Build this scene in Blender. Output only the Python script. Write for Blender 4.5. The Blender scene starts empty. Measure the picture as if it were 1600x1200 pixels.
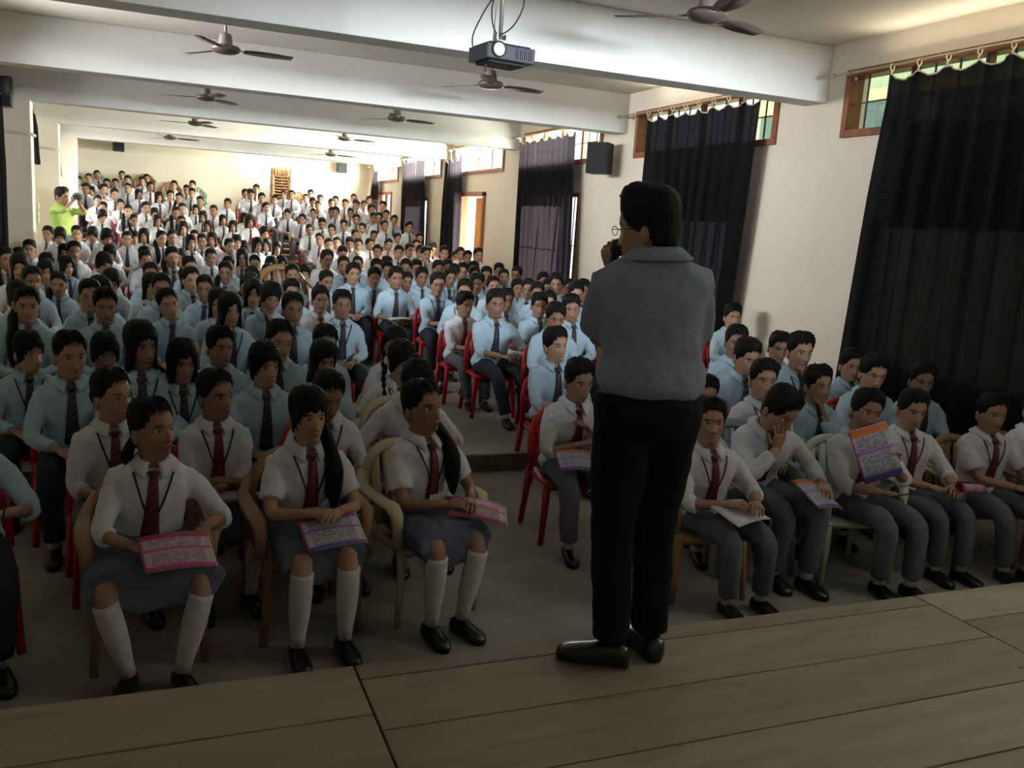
import bpy, bmesh, math, random
import numpy as np
from mathutils import Vector, Matrix
random.seed(7); RNG = np.random.RandomState(7)
SC = bpy.context.scene
COL = SC.collection
PI = math.pi

# ------------------------------------------------------------------ camera
cam_d = bpy.data.cameras.new('camera'); cam = bpy.data.objects.new('camera', cam_d); COL.objects.link(cam)
SC.camera = cam
cam_d.sensor_width = 36.0; cam_d.lens = 36.0 * 1373.157 / 1600.0; cam_d.clip_end = 200
cx = Vector((0.92817034, -0.36648313, 0.06472968))
cy = Vector((0.00487798, 0.18589724, 0.98255708))
cz = Vector((-0.37212366, -0.91166459, 0.174332))
# rows of the room-to-camera rotation are the camera axes in the room
cam.matrix_world = Matrix(((0.92817034, 0.00487798, -0.37212366, 0.0),
                           (-0.36648313, 0.18589724, -0.91166459, 0.0),
                           (0.06472968, 0.98255708, 0.174332, 2.0),
                           (0, 0, 0, 1)))
# ------------------------------------------------------------------ view, sky, light
SC.view_settings.view_transform = 'Standard'
SC.view_settings.look = 'None'
SC.view_settings.exposure = -0.18
SC.view_settings.gamma = 1.0
SC.view_settings.use_curve_mapping = False
cyc = SC.cycles
cyc.max_bounces = 6; cyc.diffuse_bounces = 4; cyc.glossy_bounces = 2; cyc.transmission_bounces = 4
cyc.transparent_max_bounces = 8; cyc.caustics_reflective = False; cyc.caustics_refractive = False
cyc.sample_clamp_indirect = 6.0; cyc.sample_clamp_direct = 0.0
cyc.use_adaptive_sampling = True; cyc.adaptive_threshold = 0.02
try:
    cyc.use_denoising = True; cyc.denoiser = 'OPENIMAGEDENOISE'
except Exception:
    pass
W = bpy.data.worlds.new('sky'); SC.world = W; W.use_nodes = True
nt = W.node_tree; bg = nt.nodes['Background']
bg.inputs['Color'].default_value = (0.86, 0.93, 1.0, 1); bg.inputs['Strength'].default_value = 2.6

def area_light(name, loc, rot, sx, sy, power, color=(1, 1, 1), spread=PI):
    l = bpy.data.lights.new(name, 'AREA'); l.shape = 'RECTANGLE'; l.size = sx; l.size_y = sy
    l.energy = power; l.color = color; l.spread = spread
    o = bpy.data.objects.new(name, l); o.location = loc; o.rotation_euler = rot; COL.objects.link(o)
    return o
FACE_LEFT = (PI/2, 0, PI/2)      # light shining towards -X
FACE_RIGHT = (PI/2, 0, -PI/2)    # light shining towards +X
WARM = (1.0, 0.9, 0.76)
DAY = (1.0, 0.95, 0.88)
SUNS = bpy.data.lights.new('sun', 'SUN'); SUNS.energy = 42.0; SUNS.angle = 0.02; SUNS.color = (1, .93, .84)
sun = bpy.data.objects.new('sun', SUNS); COL.objects.link(sun)
sd = Vector((-0.86, -0.18, -0.42)).normalized()
sun.rotation_euler = sd.to_track_quat('-Z', 'Y').to_euler()
# daylight outside the right-hand openings of the rear bays
area_light('daylight_window_3', (6.62, 13.75, 3.39), FACE_LEFT, 3.1, .62, 400, DAY)
area_light('daylight_window_4', (6.62, 17.85, 3.39), FACE_LEFT, 3.1, .62, 2000, DAY)
area_light('daylight_window_5', (6.62, 21.95, 3.39), FACE_LEFT, 3.1, .62, 1950, DAY)
area_light('daylight_window_6', (6.62, 26.05, 3.39), FACE_LEFT, 3.1, .62, 1950, DAY)
area_light('daylight_door', (7.6, 18.05, 1.65), FACE_LEFT, 1.9, 2.3, 800, WARM)
area_light('daylight_window_1', (6.12, 5.3, 3.67), (PI/2 + .6, 0, PI/2), 2.6, .10, 14, (1, .88, .66))
area_light('daylight_window_2', (6.12, 9.4, 3.67), (PI/2 + .6, 0, PI/2), 2.4, .10, 14, (1, .9, .72))
# daylight from the left-hand windows between the columns
area_light('daylight_left_5', (-2.2, 22.0, 2.4), FACE_RIGHT, 2.6, 1.6, 130, DAY)
area_light('daylight_left_4', (-2.2, 18.0, 2.6), FACE_RIGHT, 1.4, 1.2, 14, DAY)
for _y, _p in ((1.4, 4), (5.5, 16), (9.6, 92), (13.6, 100)):  # added high side fill for beams and right wall; no windows behind these
    area_light('left_high_fill', (-2.2, _y, 3.38), FACE_RIGHT, 2.8, .5, _p, (.97, .98, 1), math.radians(75))
area_light('tube_glow', (3.5, 28.2, 3.72), (0, 0, 0), 1.2, .12, 110, (1, .97, .9))
# added high front fill for the beams, no opening there; then the projected picture
area_light('front_high_fill', (4.5, -1.7, 3.1), (PI/2 + .07, 0, .12), 2.6, .8, 130, (.88, .95, 1.0), math.radians(43))
area_light('screen_reflection', (2.2, -1.75, 1.9), (PI/2, 0, 0), 3.0, 1.6, 3.6, (.76, .82, 1.0))
area_light('daylight_stage_side', (6.0, 1.6, 2.8), (.95, 0, PI/2 + .1), 1.4, .8, 13, (1, .94, .78), math.radians(110))

# ------------------------------------------------------------------ materials
def new_mat(name):
    m = bpy.data.materials.new(name); m.use_nodes = True
    n = m.node_tree.nodes; l = m.node_tree.links
    return m, n, l, n['Principled BSDF']
def rgb(h):
    return tuple(h) + (1,) if len(h) == 3 else h
def mat_noise(name, c1, c2, scale=6, rough=.8, bump=0.0, bscale=None, spec=.3, coord='Object', stretch=(1, 1, 1), detail=4, rand=0.0, metallic=0):
    m, n, l, p = new_mat(name)
    tc = n.new('ShaderNodeTexCoord'); mp = n.new('ShaderNodeMapping'); mp.inputs['Scale'].default_value = stretch
    l.new(tc.outputs[coord], mp.inputs['Vector'])
    nz = n.new('ShaderNodeTexNoise'); nz.inputs['Scale'].default_value = scale; nz.inputs['Detail'].default_value = detail
    l.new(mp.outputs['Vector'], nz.inputs['Vector'])
    cr = n.new('ShaderNodeValToRGB'); cr.color_ramp.elements[0].position = .35; cr.color_ramp.elements[1].position = .65
    cr.color_ramp.elements[0].color = rgb(c1); cr.color_ramp.elements[1].color = rgb(c2)
    l.new(nz.outputs['Fac'], cr.inputs['Fac'])
    out = cr.outputs['Color']
    if rand:
        oi = n.new('ShaderNodeObjectInfo'); hs = n.new('ShaderNodeHueSaturation')
        mr = n.new('ShaderNodeMapRange'); mr.inputs['To Min'].default_value = 1 - rand; mr.inputs['To Max'].default_value = 1 + rand
        l.new(oi.outputs['Random'], mr.inputs['Value']); l.new(mr.outputs['Result'], hs.inputs['Value'])
        l.new(out, hs.inputs['Color']); out = hs.outputs['Color']
    l.new(out, p.inputs['Base Color'])
    p.inputs['Roughness'].default_value = rough; p.inputs['Specular IOR Level'].default_value = spec; p.inputs['Metallic'].default_value = metallic
    if bump:
        b = n.new('ShaderNodeBump'); b.inputs['Strength'].default_value = bump; b.inputs['Distance'].default_value = .02
        n2 = n.new('ShaderNodeTexNoise'); n2.inputs['Scale'].default_value = bscale or scale; n2.inputs['Detail'].default_value = 3
        l.new(mp.outputs['Vector'], n2.inputs['Vector']); l.new(n2.outputs['Fac'], b.inputs['Height']); l.new(b.outputs['Normal'], p.inputs['Normal'])
    return m
def plain(name, c, rough=.6, spec=.3, metallic=0):
    m, n, l, p = new_mat(name)
    p.inputs['Base Color'].default_value = rgb(c); p.inputs['Roughness'].default_value = rough
    p.inputs['Specular IOR Level'].default_value = spec; p.inputs['Metallic'].default_value = metallic
    return m
def emit(name, c, s):
    m, n, l, p = new_mat(name)
    p.inputs['Base Color'].default_value = (0, 0, 0, 1); p.inputs['Emission Color'].default_value = rgb(c); p.inputs['Emission Strength'].default_value = s
    return m
M = {}
M['wall'] = mat_noise('wall_paint', (.74, .665, .55), (.78, .71, .60), scale=1.2, rough=.85, bump=.15, bscale=40)
M['ceiling'] = mat_noise('ceiling_paint', (.66, .62, .54), (.70, .66, .58), scale=.8, rough=.9)
M['beam'] = mat_noise('beam_paint', (.68, .675, .65), (.73, .725, .70), scale=1.5, rough=.85, bump=.1, bscale=30)
M['concrete'] = mat_noise('concrete_floor', (.19, .18, .155), (.34, .32, .28), scale=1.6, rough=.6, bump=.2, bscale=60, detail=8)
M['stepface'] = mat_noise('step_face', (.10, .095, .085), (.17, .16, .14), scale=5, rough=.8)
M['dark_wood'] = mat_noise('brown_frame_wood', (.20, .075, .035), (.30, .12, .055), scale=8, rough=.45, stretch=(1, 1, .2))
M['door_wood'] = mat_noise('orange_door_wood', (.62, .24, .06), (.80, .36, .10), scale=6, rough=.5, stretch=(3, 3, .3))
M['steel'] = plain('dark_steel', (.05, .05, .055), .5, .4)
M['chrome'] = plain('curtain_rod_metal', (.62, .56, .45), .3, .5, .8)
M['ring'] = plain('cream_ring', (.72, .62, .42), .5)
M['black'] = plain('black_plastic', (.018, .019, .022), .5)
M['mesh_black'] = mat_noise('speaker_cloth', (.012, .012, .014), (.03, .03, .033), scale=220, rough=.8)
M['fan'] = plain('brown_fan_metal', (.085, .065, .055), .4, .5)
M['fan_light'] = plain('grey_fan_motor', (.20, .175, .155), .4, .5)
M['cable'] = plain('cable_black', (.02, .02, .02), .6)
M['grey_metal'] = plain('mount_grey_metal', (.35, .34, .32), .45, .5, .5)
M['pipe'] = plain('conduit_plastic', (.62, .57, .48), .6)

def wood_mat():
    m, n, l, p = new_mat('stage_board_wood')
    tc = n.new('ShaderNodeTexCoord'); oi = n.new('ShaderNodeObjectInfo')
    mp = n.new('ShaderNodeMapping'); mp.inputs['Scale'].default_value = (.8, 5, 5)
    l.new(tc.outputs['Object'], mp.inputs['Vector'])
    cmb = n.new('ShaderNodeCombineXYZ'); mu = n.new('ShaderNodeMath'); mu.operation = 'MULTIPLY'; mu.inputs[1].default_value = 37
    l.new(oi.outputs['Random'], mu.inputs[0]); l.new(mu.outputs[0], cmb.inputs['Y']); l.new(mu.outputs[0], cmb.inputs['X'])
    l.new(cmb.outputs[0], mp.inputs['Location'])
    nz = n.new('ShaderNodeTexNoise'); nz.inputs['Scale'].default_value = 3; nz.inputs['Detail'].default_value = 7; nz.inputs['Distortion'].default_value = .6
    l.new(mp.outputs['Vector'], nz.inputs['Vector'])
    cr = n.new('ShaderNodeValToRGB'); e = cr.color_ramp.elements
    e[0].position = .3; e[0].color = (.235, .195, .14, 1); e[1].position = .72; e[1].color = (.315, .265, .19, 1)
    l.new(nz.outputs['Fac'], cr.inputs['Fac'])
    vo = n.new('ShaderNodeTexVoronoi'); vo.inputs['Scale'].default_value = 1.3
    mp2 = n.new('ShaderNodeMapping'); mp2.inputs['Scale'].default_value = (1.2, 2.6, 1); l.new(tc.outputs['Object'], mp2.inputs['Vector']); l.new(cmb.outputs[0], mp2.inputs['Location'])
    l.new(mp2.outputs['Vector'], vo.inputs['Vector'])
    kr = n.new('ShaderNodeValToRGB'); kr.color_ramp.elements[0].position = .012; kr.color_ramp.elements[1].position = .03
    kr.color_ramp.elements[0].color = (.25, .2, .15, 1); kr.color_ramp.elements[1].color = (1, 1, 1, 1)
    l.new(vo.outputs['Distance'], kr.inputs['Fac'])
    mx = n.new('ShaderNodeMix'); mx.data_type = 'RGBA'; mx.blend_type = 'MULTIPLY'; mx.inputs['Factor'].default_value = 1
    l.new(cr.outputs['Color'], mx.inputs[6]); l.new(kr.outputs['Color'], mx.inputs[7])
    hs = n.new('ShaderNodeHueSaturation'); mr = n.new('ShaderNodeMapRange'); mr.inputs['To Min'].default_value = .82; mr.inputs['To Max'].default_value = 1.15
    l.new(oi.outputs['Random'], mr.inputs['Value']); l.new(mr.outputs['Result'], hs.inputs['Value']); l.new(mx.outputs[2], hs.inputs['Color'])
    l.new(hs.outputs['Color'], p.inputs['Base Color']); p.inputs['Roughness'].default_value = .62; p.inputs['Specular IOR Level'].default_value = .25
    b = n.new('ShaderNodeBump'); b.inputs['Strength'].default_value = .25; b.inputs['Distance'].default_value = .01
    l.new(nz.outputs['Fac'], b.inputs['Height']); l.new(b.outputs['Normal'], p.inputs['Normal'])
    return m
M['board'] = wood_mat()

def skin_mat():
    m, n, l, p = new_mat('skin')
    at = n.new('ShaderNodeAttribute'); at.attribute_name = 'tint'
    oi = n.new('ShaderNodeObjectInfo')
    cr = n.new('ShaderNodeValToRGB'); cr.color_ramp.elements[0].color = (.27, .145, .095, 1); cr.color_ramp.elements[1].color = (.47, .28, .185, 1)
    l.new(oi.outputs['Random'], cr.inputs['Fac'])
    mx = n.new('ShaderNodeMix'); mx.data_type = 'RGBA'; mx.blend_type = 'MULTIPLY'; mx.inputs['Factor'].default_value = 1
    l.new(cr.outputs['Color'], mx.inputs[6]); l.new(at.outputs['Color'], mx.inputs[7])
    l.new(mx.outputs[2], p.inputs['Base Color']); p.inputs['Roughness'].default_value = .5; p.inputs['Specular IOR Level'].default_value = .35
    return m
M['skin'] = skin_mat()
def cloth(name, c, var=.06, bump=.5, rough=.85):
    c2 = tuple(min(1, v * 1.1) for v in c)
    return mat_noise(name, c, c2, scale=7, rough=rough, bump=bump, bscale=16, spec=.15, rand=var)
M['white_shirt'] = cloth('white_shirt_cotton', (.63, .64, .69))
M['blue_shirt'] = cloth('sky_blue_shirt_cotton', (.40, .55, .66))
M['speaker_shirt'] = cloth('grey_blue_shirt_cotton', (.22, .26, .295))
M['green_shirt'] = cloth('lime_green_shirt_cotton', (.36, .47, .12))
M['grey_trousers'] = cloth('grey_trouser_cloth', (.11, .118, .142))
M['navy_trousers'] = cloth('navy_trouser_cloth', (.028, .032, .045))
M['black_trousers'] = cloth('black_trouser_cloth', (.006, .006, .007))
M['blue_skirt'] = cloth('blue_grey_skirt_cloth', (.095, .115, .165))
M['sock'] = mat_noise('white_sock_knit', (.55, .55, .56), (.68, .68, .68), scale=90, rough=.9, bump=.3, bscale=120)
M['shoe'] = plain('black_shoe_leather', (.010, .010, .011), .28, .5)
M['hair'] = mat_noise('black_hair', (.004, .0035, .0035), (.014, .011, .010), scale=60, rough=.6, spec=.14, stretch=(1, 1, .12), bump=.35, bscale=80)
M['navy_strap'] = plain('navy_lanyard', (.018, .022, .07), .6)
M['badge'] = mat_noise('badge_card', (.55, .55, .42), (.72, .70, .55), scale=25, rough=.4)
M['eye_white'] = plain('eye_white', (.50, .47, .44), .3, .5)
M['iris'] = plain('dark_iris', (.012, .008, .006), .15, .6)
M['lens_glass'] = plain('spectacle_frame', (.02, .02, .02), .3, .6)
M['red_plastic'] = mat_noise('red_plastic', (.42, .012, .018), (.50, .018, .024), scale=3, rough=.35, spec=.5)
M['brown_plastic'] = mat_noise('brown_plastic', (.26, .145, .07), (.34, .19, .09), scale=4, rough=.4, spec=.45)
M['cream_plastic'] = mat_noise('cream_plastic', (.50, .43, .27), (.56, .48, .31), scale=4, rough=.4, spec=.45)
M['green_plastic'] = mat_noise('pale_green_plastic', (.42, .52, .38), (.48, .58, .42), scale=4, rough=.4, spec=.45)
M['grey_plastic'] = mat_noise('blue_grey_plastic', (.16, .21, .27), (.20, .25, .31), scale=4, rough=.4, spec=.45)
M['paper'] = mat_noise('white_paper', (.55, .55, .57), (.60, .60, .62), scale=3, rough=.8)

def tie_mat(name, base, stripe, width=.35):
    m, n, l, p = new_mat(name)
    tc = n.new('ShaderNodeTexCoord'); mp = n.new('ShaderNodeMapping'); mp.inputs['Rotation'].default_value = (0, .7, 0)
    l.new(tc.outputs['Object'], mp.inputs['Vector'])
    w = n.new('ShaderNodeTexWave'); w.inputs['Scale'].default_value = 9; w.bands_direction = 'Z'
    l.new(mp.outputs['Vector'], w.inputs['Vector'])
    cr = n.new('ShaderNodeValToRGB'); cr.color_ramp.interpolation = 'CONSTANT'
    cr.color_ramp.elements[0].color = rgb(base); cr.color_ramp.elements[1].position = 1 - width * .5; cr.color_ramp.elements[1].color = rgb(stripe)
    l.new(w.outputs['Fac'], cr.inputs['Fac']); l.new(cr.outputs['Color'], p.inputs['Base Color']); p.inputs['Roughness'].default_value = .6
    return m
M['maroon_tie'] = tie_mat('maroon_tie_cloth', (.10, .010, .018), (.15, .03, .035), .2)
M['navy_tie'] = tie_mat('navy_striped_tie_cloth', (.022, .022, .045), (.10, .07, .085), .28)

def print_mat(name, header=(.35, .03, .22), body=(.46, .47, .50), line=(.10, .09, .16), accent=(.30, .12, .50), foot=(.10, .10, .32)):
    """printed sheet: coloured head and foot bands, rows of small type, a coloured margin (flat print only)"""
    m, n, l, p = new_mat(name)
    uv = n.new('ShaderNodeUVMap'); uv.uv_map = 'UVMap'
    sp = n.new('ShaderNodeSeparateXYZ'); l.new(uv.outputs['UV'], sp.inputs[0])
    def math_(op, a, b):
        k = n.new('ShaderNodeMath'); k.operation = op
        for i, v in enumerate((a, b)):
            if isinstance(v, (int, float)): k.inputs[i].default_value = v
            elif v is not None: l.new(v, k.inputs[i])
        return k.outputs[0]
    def mix(f, a, b):
        k = n.new('ShaderNodeMix'); k.data_type = 'RGBA'
        l.new(f, k.inputs['Factor'])
        for i, v in ((6, a), (7, b)):
            if isinstance(v, tuple): k.inputs[i].default_value = rgb(v)
            else: l.new(v, k.inputs[i])
        return k.outputs[2]
    u, v = sp.outputs[0], sp.outputs[1]
    rows = math_('GREATER_THAN', math_('FRACT', math_('MULTIPLY', v, 26), None), .55)
    nz = n.new('ShaderNodeTexWhiteNoise'); nz.noise_dimensions = '2D'
    cmb = n.new('ShaderNodeCombineXYZ'); l.new(math_('FLOOR', math_('MULTIPLY', u, 22), None), cmb.inputs[0]); l.new(math_('MULTIPLY', math_('FLOOR', math_('MULTIPLY', v, 26), None), 7.3), cmb.inputs[1])
    l.new(cmb.outputs[0], nz.inputs['Vector'])
    words = math_('GREATER_THAN', nz.outputs[0], .28)
    inside = math_('MULTIPLY', math_('GREATER_THAN', u, .12), math_('LESS_THAN', u, .88))
    txt = math_('MULTIPLY', math_('MULTIPLY', rows, words), inside)
    c = mix(txt, body, line)
    band = math_('MULTIPLY', math_('GREATER_THAN', v, .52), math_('LESS_THAN', v, .58)); c = mix(band, c, accent)
    c = mix(math_('GREATER_THAN', v, .86), c, header)
    c = mix(math_('LESS_THAN', v, .12), c, foot)
    edge = math_('MAXIMUM', math_('LESS_THAN', u, .035), math_('LESS_THAN', v, .02)); c = mix(edge, c, (.38, .03, .20))
    l.new(c, p.inputs['Base Color']); p.inputs['Roughness'].default_value = .45
    return m
M['pamphlet'] = print_mat('pamphlet_print')
M['pamphlet_blue'] = print_mat('pamphlet_print_blue', header=(.60, .16, .04), foot=(.08, .08, .34), body=(.40, .41, .47))
M['pamphlet_pink'] = print_mat('pamphlet_print_pink', header=(.45, .05, .20), foot=(.5, .06, .2), body=(.46, .40, .46), line=(.35, .04, .18), accent=(.5, .1, .1))

# ------------------------------------------------------------------ object helpers
def tag(o, label=None, cat=None, group=None, kind=None):
    if label: o['label'] = label
    if cat: o['category'] = cat
    if group: o['group'] = group
    if kind: o['kind'] = kind
    return o
def empty(name, loc=(0, 0, 0), rz=0, s=1.0):
    o = bpy.data.objects.new(name, None); COL.objects.link(o); o.location = loc; o.rotation_euler = (0, 0, rz); o.scale = (s, s, s)
    o.empty_display_size = .1
    return o

class MB:
    """collects rings, tubes and boxes; build() links them as one mesh object"""
    def __init__(self):
        self.v = []; self.f = []; self.t = []; self.m = []; self.n = 0; self.uv = None
    def grid(self, P, closed=True, cap0=True, cap1=True, mat=0, tint=None):
        P = np.asarray(P, float); n, k = P.shape[:2]; b = self.n
        self.v.append(P.reshape(-1, 3)); self.n += n * k
        self.t.append(np.ones((n * k, 3)) if tint is None else np.asarray(tint, float).reshape(-1, 3))
        i = np.arange(n - 1)[:, None]; j = np.arange(k if closed else k - 1)[None, :]; j2 = (j + 1) % k
        q = np.stack([b + i * k + j, b + i * k + j2, b + (i + 1) * k + j2, b + (i + 1) * k + j], -1).reshape(-1, 4)
        self.f.extend(q.tolist()); c = len(q)
        if closed and cap0: self.f.append(list(range(b + k - 1, b - 1, -1))); c += 1
        if closed and cap1: self.f.append(list(range(b + (n - 1) * k, b + n * k))); c += 1
        self.m.extend([mat] * c)
        return self
    def box(self, c, s, mat=0, R=None, bevel=0):
        x, y, z = [q / 2 for q in s]
        P = np.array([[-x, -y, -z], [x, -y, -z], [x, y, -z], [-x, y, -z], [-x, -y, z], [x, -y, z], [x, y, z], [-x, y, z]])
        if R is not None: P = P @ np.array(R.to_3x3() if hasattr(R, 'to_3x3') else R).T
        P = P + np.array(c); b = self.n; self.v.append(P); self.t.append(np.ones((8, 3))); self.n += 8
        for q in ((0, 3, 2, 1), (4, 5, 6, 7), (0, 1, 5, 4), (1, 2, 6, 5), (2, 3, 7, 6), (3, 0, 4, 7)): self.f.append([b + i for i in q]); self.m.append(mat)
        return self
    def tube(self, pts, r, seg=8, mat=0, up=None, tint=None, cap=True):
        pts = np.asarray(pts, float); n = len(pts)
        r = np.asarray(r, float)
        if r.ndim == 0: r = np.full((n, 2), float(r))
        elif r.ndim == 1: r = np.stack([r, r], 1)
        T = np.gradient(pts, axis=0); T /= np.linalg.norm(T, axis=1)[:, None] + 1e-12
        u = np.array(up if up is not None else ((0, 0, 1) if abs(T[0][2]) < .8 else (0, 1, 0)), float)
        rings = []; a = np.linspace(0, 2 * PI, seg, endpoint=False)
        for i in range(n):
            s = np.cross(u, T[i]); s /= np.linalg.norm(s) + 1e-12; u = np.cross(T[i], s); u /= np.linalg.norm(u) + 1e-12
            rings.append(pts[i] + np.cos(a)[:, None] * s * r[i][0] + np.sin(a)[:, None] * u * r[i][1])
        return self.grid(rings, True, cap, cap, mat, None if tint is None else np.broadcast_to(np.array(tint), (n, seg, 3)))
    def lathe(self, prof, c=(0, 0, 0), seg=16, mat=0):
        a = np.linspace(0, 2 * PI, seg, endpoint=False)
        P = [[(c[0] + r * math.cos(t), c[1] + r * math.sin(t), c[2] + z) for t in a] for r, z in prof]
        return self.grid(P, mat=mat)
    def xform(self, Mx):
        Mx = np.array(Mx)
        for i, v in enumerate(self.v): self.v[i] = v @ Mx[:3, :3].T + Mx[:3, 3]
        return self
    def mesh(self, name, mats, smooth=True, recalc=True, tints=False):
        V = np.concatenate(self.v) if self.v else np.zeros((0, 3))
        me = bpy.data.meshes.new(name); me.from_pydata(V.tolist(), [], self.f)
        for mm in mats: me.materials.append(mm)
        if len(mats) > 1: me.polygons.foreach_set('material_index', self.m)
        if tints:
            ca = me.color_attributes.new('tint', 'FLOAT_COLOR', 'POINT')
            T = np.concatenate(self.t); T = np.concatenate([T, np.ones((len(T), 1))], 1); ca.data.foreach_set('color', T.ravel())
        if recalc:
            bm = bmesh.new(); bm.from_mesh(me); bmesh.ops.recalc_face_normals(bm, faces=bm.faces); bm.to_mesh(me); bm.free()
        if smooth: me.polygons.foreach_set('use_smooth', [True] * len(me.polygons))
        me.update()
        return me
    def build(self, name, mats, parent=None, smooth=True, **k):
        if not isinstance(mats, (list, tuple)): mats = [mats]
        me = self.mesh(name, mats, smooth, **k)
        o = bpy.data.objects.new(name, me); COL.objects.link(o)
        if parent is not None: o.parent = parent
        return o
def flat(mb, name, m, parent=None, kind=None, bevel=0):
    o = mb.build(name, m, parent, smooth=False)
    if bevel:
        md = o.modifiers.new('bevel', 'BEVEL'); md.width = bevel; md.segments = 2; md.limit_method = 'ANGLE'
    if kind: o['kind'] = kind
    return o
def wall_cells(lo, hi, fixed, thick, holes, axis):
    """boxes for a wall with openings; holes are (a0,a1,z0,z1) along the wall; axis 'x' = wall runs in Y"""
    A = sorted({lo[0], hi[0]} | {h[0] for h in holes} | {h[1] for h in holes}); Zs = sorted({lo[1], hi[1]} | {h[2] for h in holes} | {h[3] for h in holes})
    mb = MB()
    for a0, a1 in zip(A, A[1:]):
        for z0, z1 in zip(Zs, Zs[1:]):
            am, zm = (a0 + a1) / 2, (z0 + z1) / 2
            if any(h[0] < am < h[1] and h[2] < zm < h[3] for h in holes): continue
            if axis == 'x': mb.box((fixed, am, zm), (thick, a1 - a0, z1 - z0))
            else: mb.box((am, fixed, zm), (a1 - a0, thick, z1 - z0))
    return mb
def catenary(pts, n=30):
    pts = [Vector(p) for p in pts]; out = []
    for i in range(len(pts) - 1):
        p0 = pts[max(0, i - 1)]; p1 = pts[i]; p2 = pts[i + 1]; p3 = pts[min(len(pts) - 1, i + 2)]
        for k in range(8):
            t = k / 8; out.append(.5 * ((2 * p1) + (p2 - p0) * t + (2 * p0 - 5 * p1 + 4 * p2 - p3) * t * t + (3 * p1 - p0 - 3 * p2 + p3) * t ** 3))
    out.append(pts[-1]); return [tuple(p) for p in out]
# ------------------------------------------------------------------ the hall
RW, LW, YB, YF, CEIL, SOF = 6.2, -2.35, 28.4, -2.0, 3.97, 3.43
BAYS = [3.59 + 4.1 * i for i in range(-1, 6)]          # bay starts (far edge of each beam)
HOLES = []
for i in range(0, 7):                                   # clerestory strips
    y0 = 4.0 + 4.1 * (i - 1)
    HOLES.append((y0, y0 + 3.1, 3.07, 3.70))
LOWER = [(4.35, 6.6, .9, 2.3), (8.75, 10.8, .9, 2.3), (12.82, 14.9, .95, 2.62), (21.4, 23.1, 1.3, 2.6), (25.2, 27.0, 1.8, 2.8)]
DOOR = (17.25, 18.85, .38, 2.70)
HOLES += LOWER + [DOOR]
flat(wall_cells((YF, 0), (YB + .25, CEIL), RW + .12, .24, HOLES, 'x'), 'wall_right', M['wall'], kind='structure')
flat(wall_cells((YF, 0), (YB + .25, CEIL), LW - .12, .24, [(16.6, 18.6, 1.4, 3.3), (20.8, 22.8, 1.6, 3.3)], 'x'), 'wall_left', M['wall'], kind='structure')
flat(MB().box(((LW + RW) / 2, YB + .12, CEIL / 2), (RW - LW, .24, CEIL)), 'wall_back', M['wall'], kind='structure')
flat(MB().box(((LW + RW) / 2, YF - .12, CEIL / 2), (RW - LW + .5, .24, CEIL)), 'wall_front', M['wall'], kind='structure')
flat(MB().box(((LW + RW) / 2, (YF + YB) / 2, CEIL + .1), (RW - LW + .5, YB - YF + .5, .2)), 'ceiling', M['ceiling'], kind='structure')
for i in range(-1, 6):
    y = 7.37 + 4.1 * (i - 1) + .16
    b = flat(MB().box(((LW + RW) / 2, y, (SOF + CEIL) / 2), (RW - LW, .32, CEIL - SOF)), 'trim_beam', M['beam'], kind='structure', bevel=.008)
    c = flat(MB().box(((LW - 1.80) / 2, y, SOF / 2), (abs(LW + 1.80), .32, SOF)), 'trim_column', M['wall'], kind='structure', bevel=.01)
    if i > 3:
        flat(MB().box((RW - .05, y, SOF / 2), (.1, .32, SOF)), 'trim_pilaster', M['wall'], kind='structure', bevel=.01)
# floor: a flat front part, a low step, then rising terraces at the rear
flat(MB().box(((LW + RW) / 2, (YF + 6.6) / 2, -.1), (RW - LW, 6.6 - YF, .2)), 'floor', M['concrete'], kind='structure')
TERR = [(6.6, 15.3, .15), (15.3, 20.3, .38)]
rows_back = [(20.75 + .8 * i, .62 + .115 * i) for i in range(10)]
for k, (y, f) in enumerate(rows_back):
    TERR.append((y - .45 if k else 20.3, (y + .35) if k < 9 else YB, round(f, 3)))
for (a, b, z) in TERR:
    flat(MB().box(((LW + RW) / 2, (a + b) / 2, z / 2 - .1), (RW - LW, b - a, z + .2)), 'floor_terrace', M['concrete'], kind='structure', bevel=.012)
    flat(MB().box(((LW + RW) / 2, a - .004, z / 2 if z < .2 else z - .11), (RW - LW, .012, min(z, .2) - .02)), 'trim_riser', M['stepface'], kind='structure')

# stage of wide boards
stage = empty('stage', (0, 0, 0)); tag(stage, 'low wooden stage of wide worn boards at the front of the hall', 'stage')
SX0, SX1, GAP = LW + .02, RW - .02, .007
def board(x0, x1, y0, y1):
    mb = MB().box((0, 0, 0), (x1 - x0 - GAP, y1 - y0 - GAP, .028))
    o = flat(mb, 'plank', M['board'], stage, bevel=.003); o.location = ((x0 + x1) / 2, (y0 + y1) / 2, .486 + random.uniform(-.0012, .0012))
EDGE = 2.755
L = [EDGE, 2.44, 2.13, 1.8, 1.49, 1.17, .86, .55, .2, -.15, -.5, -.85, -1.2, -1.6, -1.98]
for a, b in zip(L, L[1:]): board(SX0, .61, b, a)
L = [EDGE, 2.655, 2.345, 2.035, 1.72, 1.41, 1.1, .78, .46, .15, -.2, -.55, -.9, -1.25, -1.6, -1.98]
for a, b in zip(L, L[1:]): board(.61, 3.13, b, a)
L = [EDGE, 2.49, 2.2, 1.88, 1.57, 1.25, .95, .6, .28, -.05, -.4, -.75, -1.1, -1.5, -1.98]
for a, b in zip(L, L[1:]): board(3.13, SX1, b, a)
flat(MB().box(((SX0 + SX1) / 2, 2.735, .235), (SX1 - SX0, .03, .465)), 'front_panel', M['dark_wood'], stage)
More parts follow.
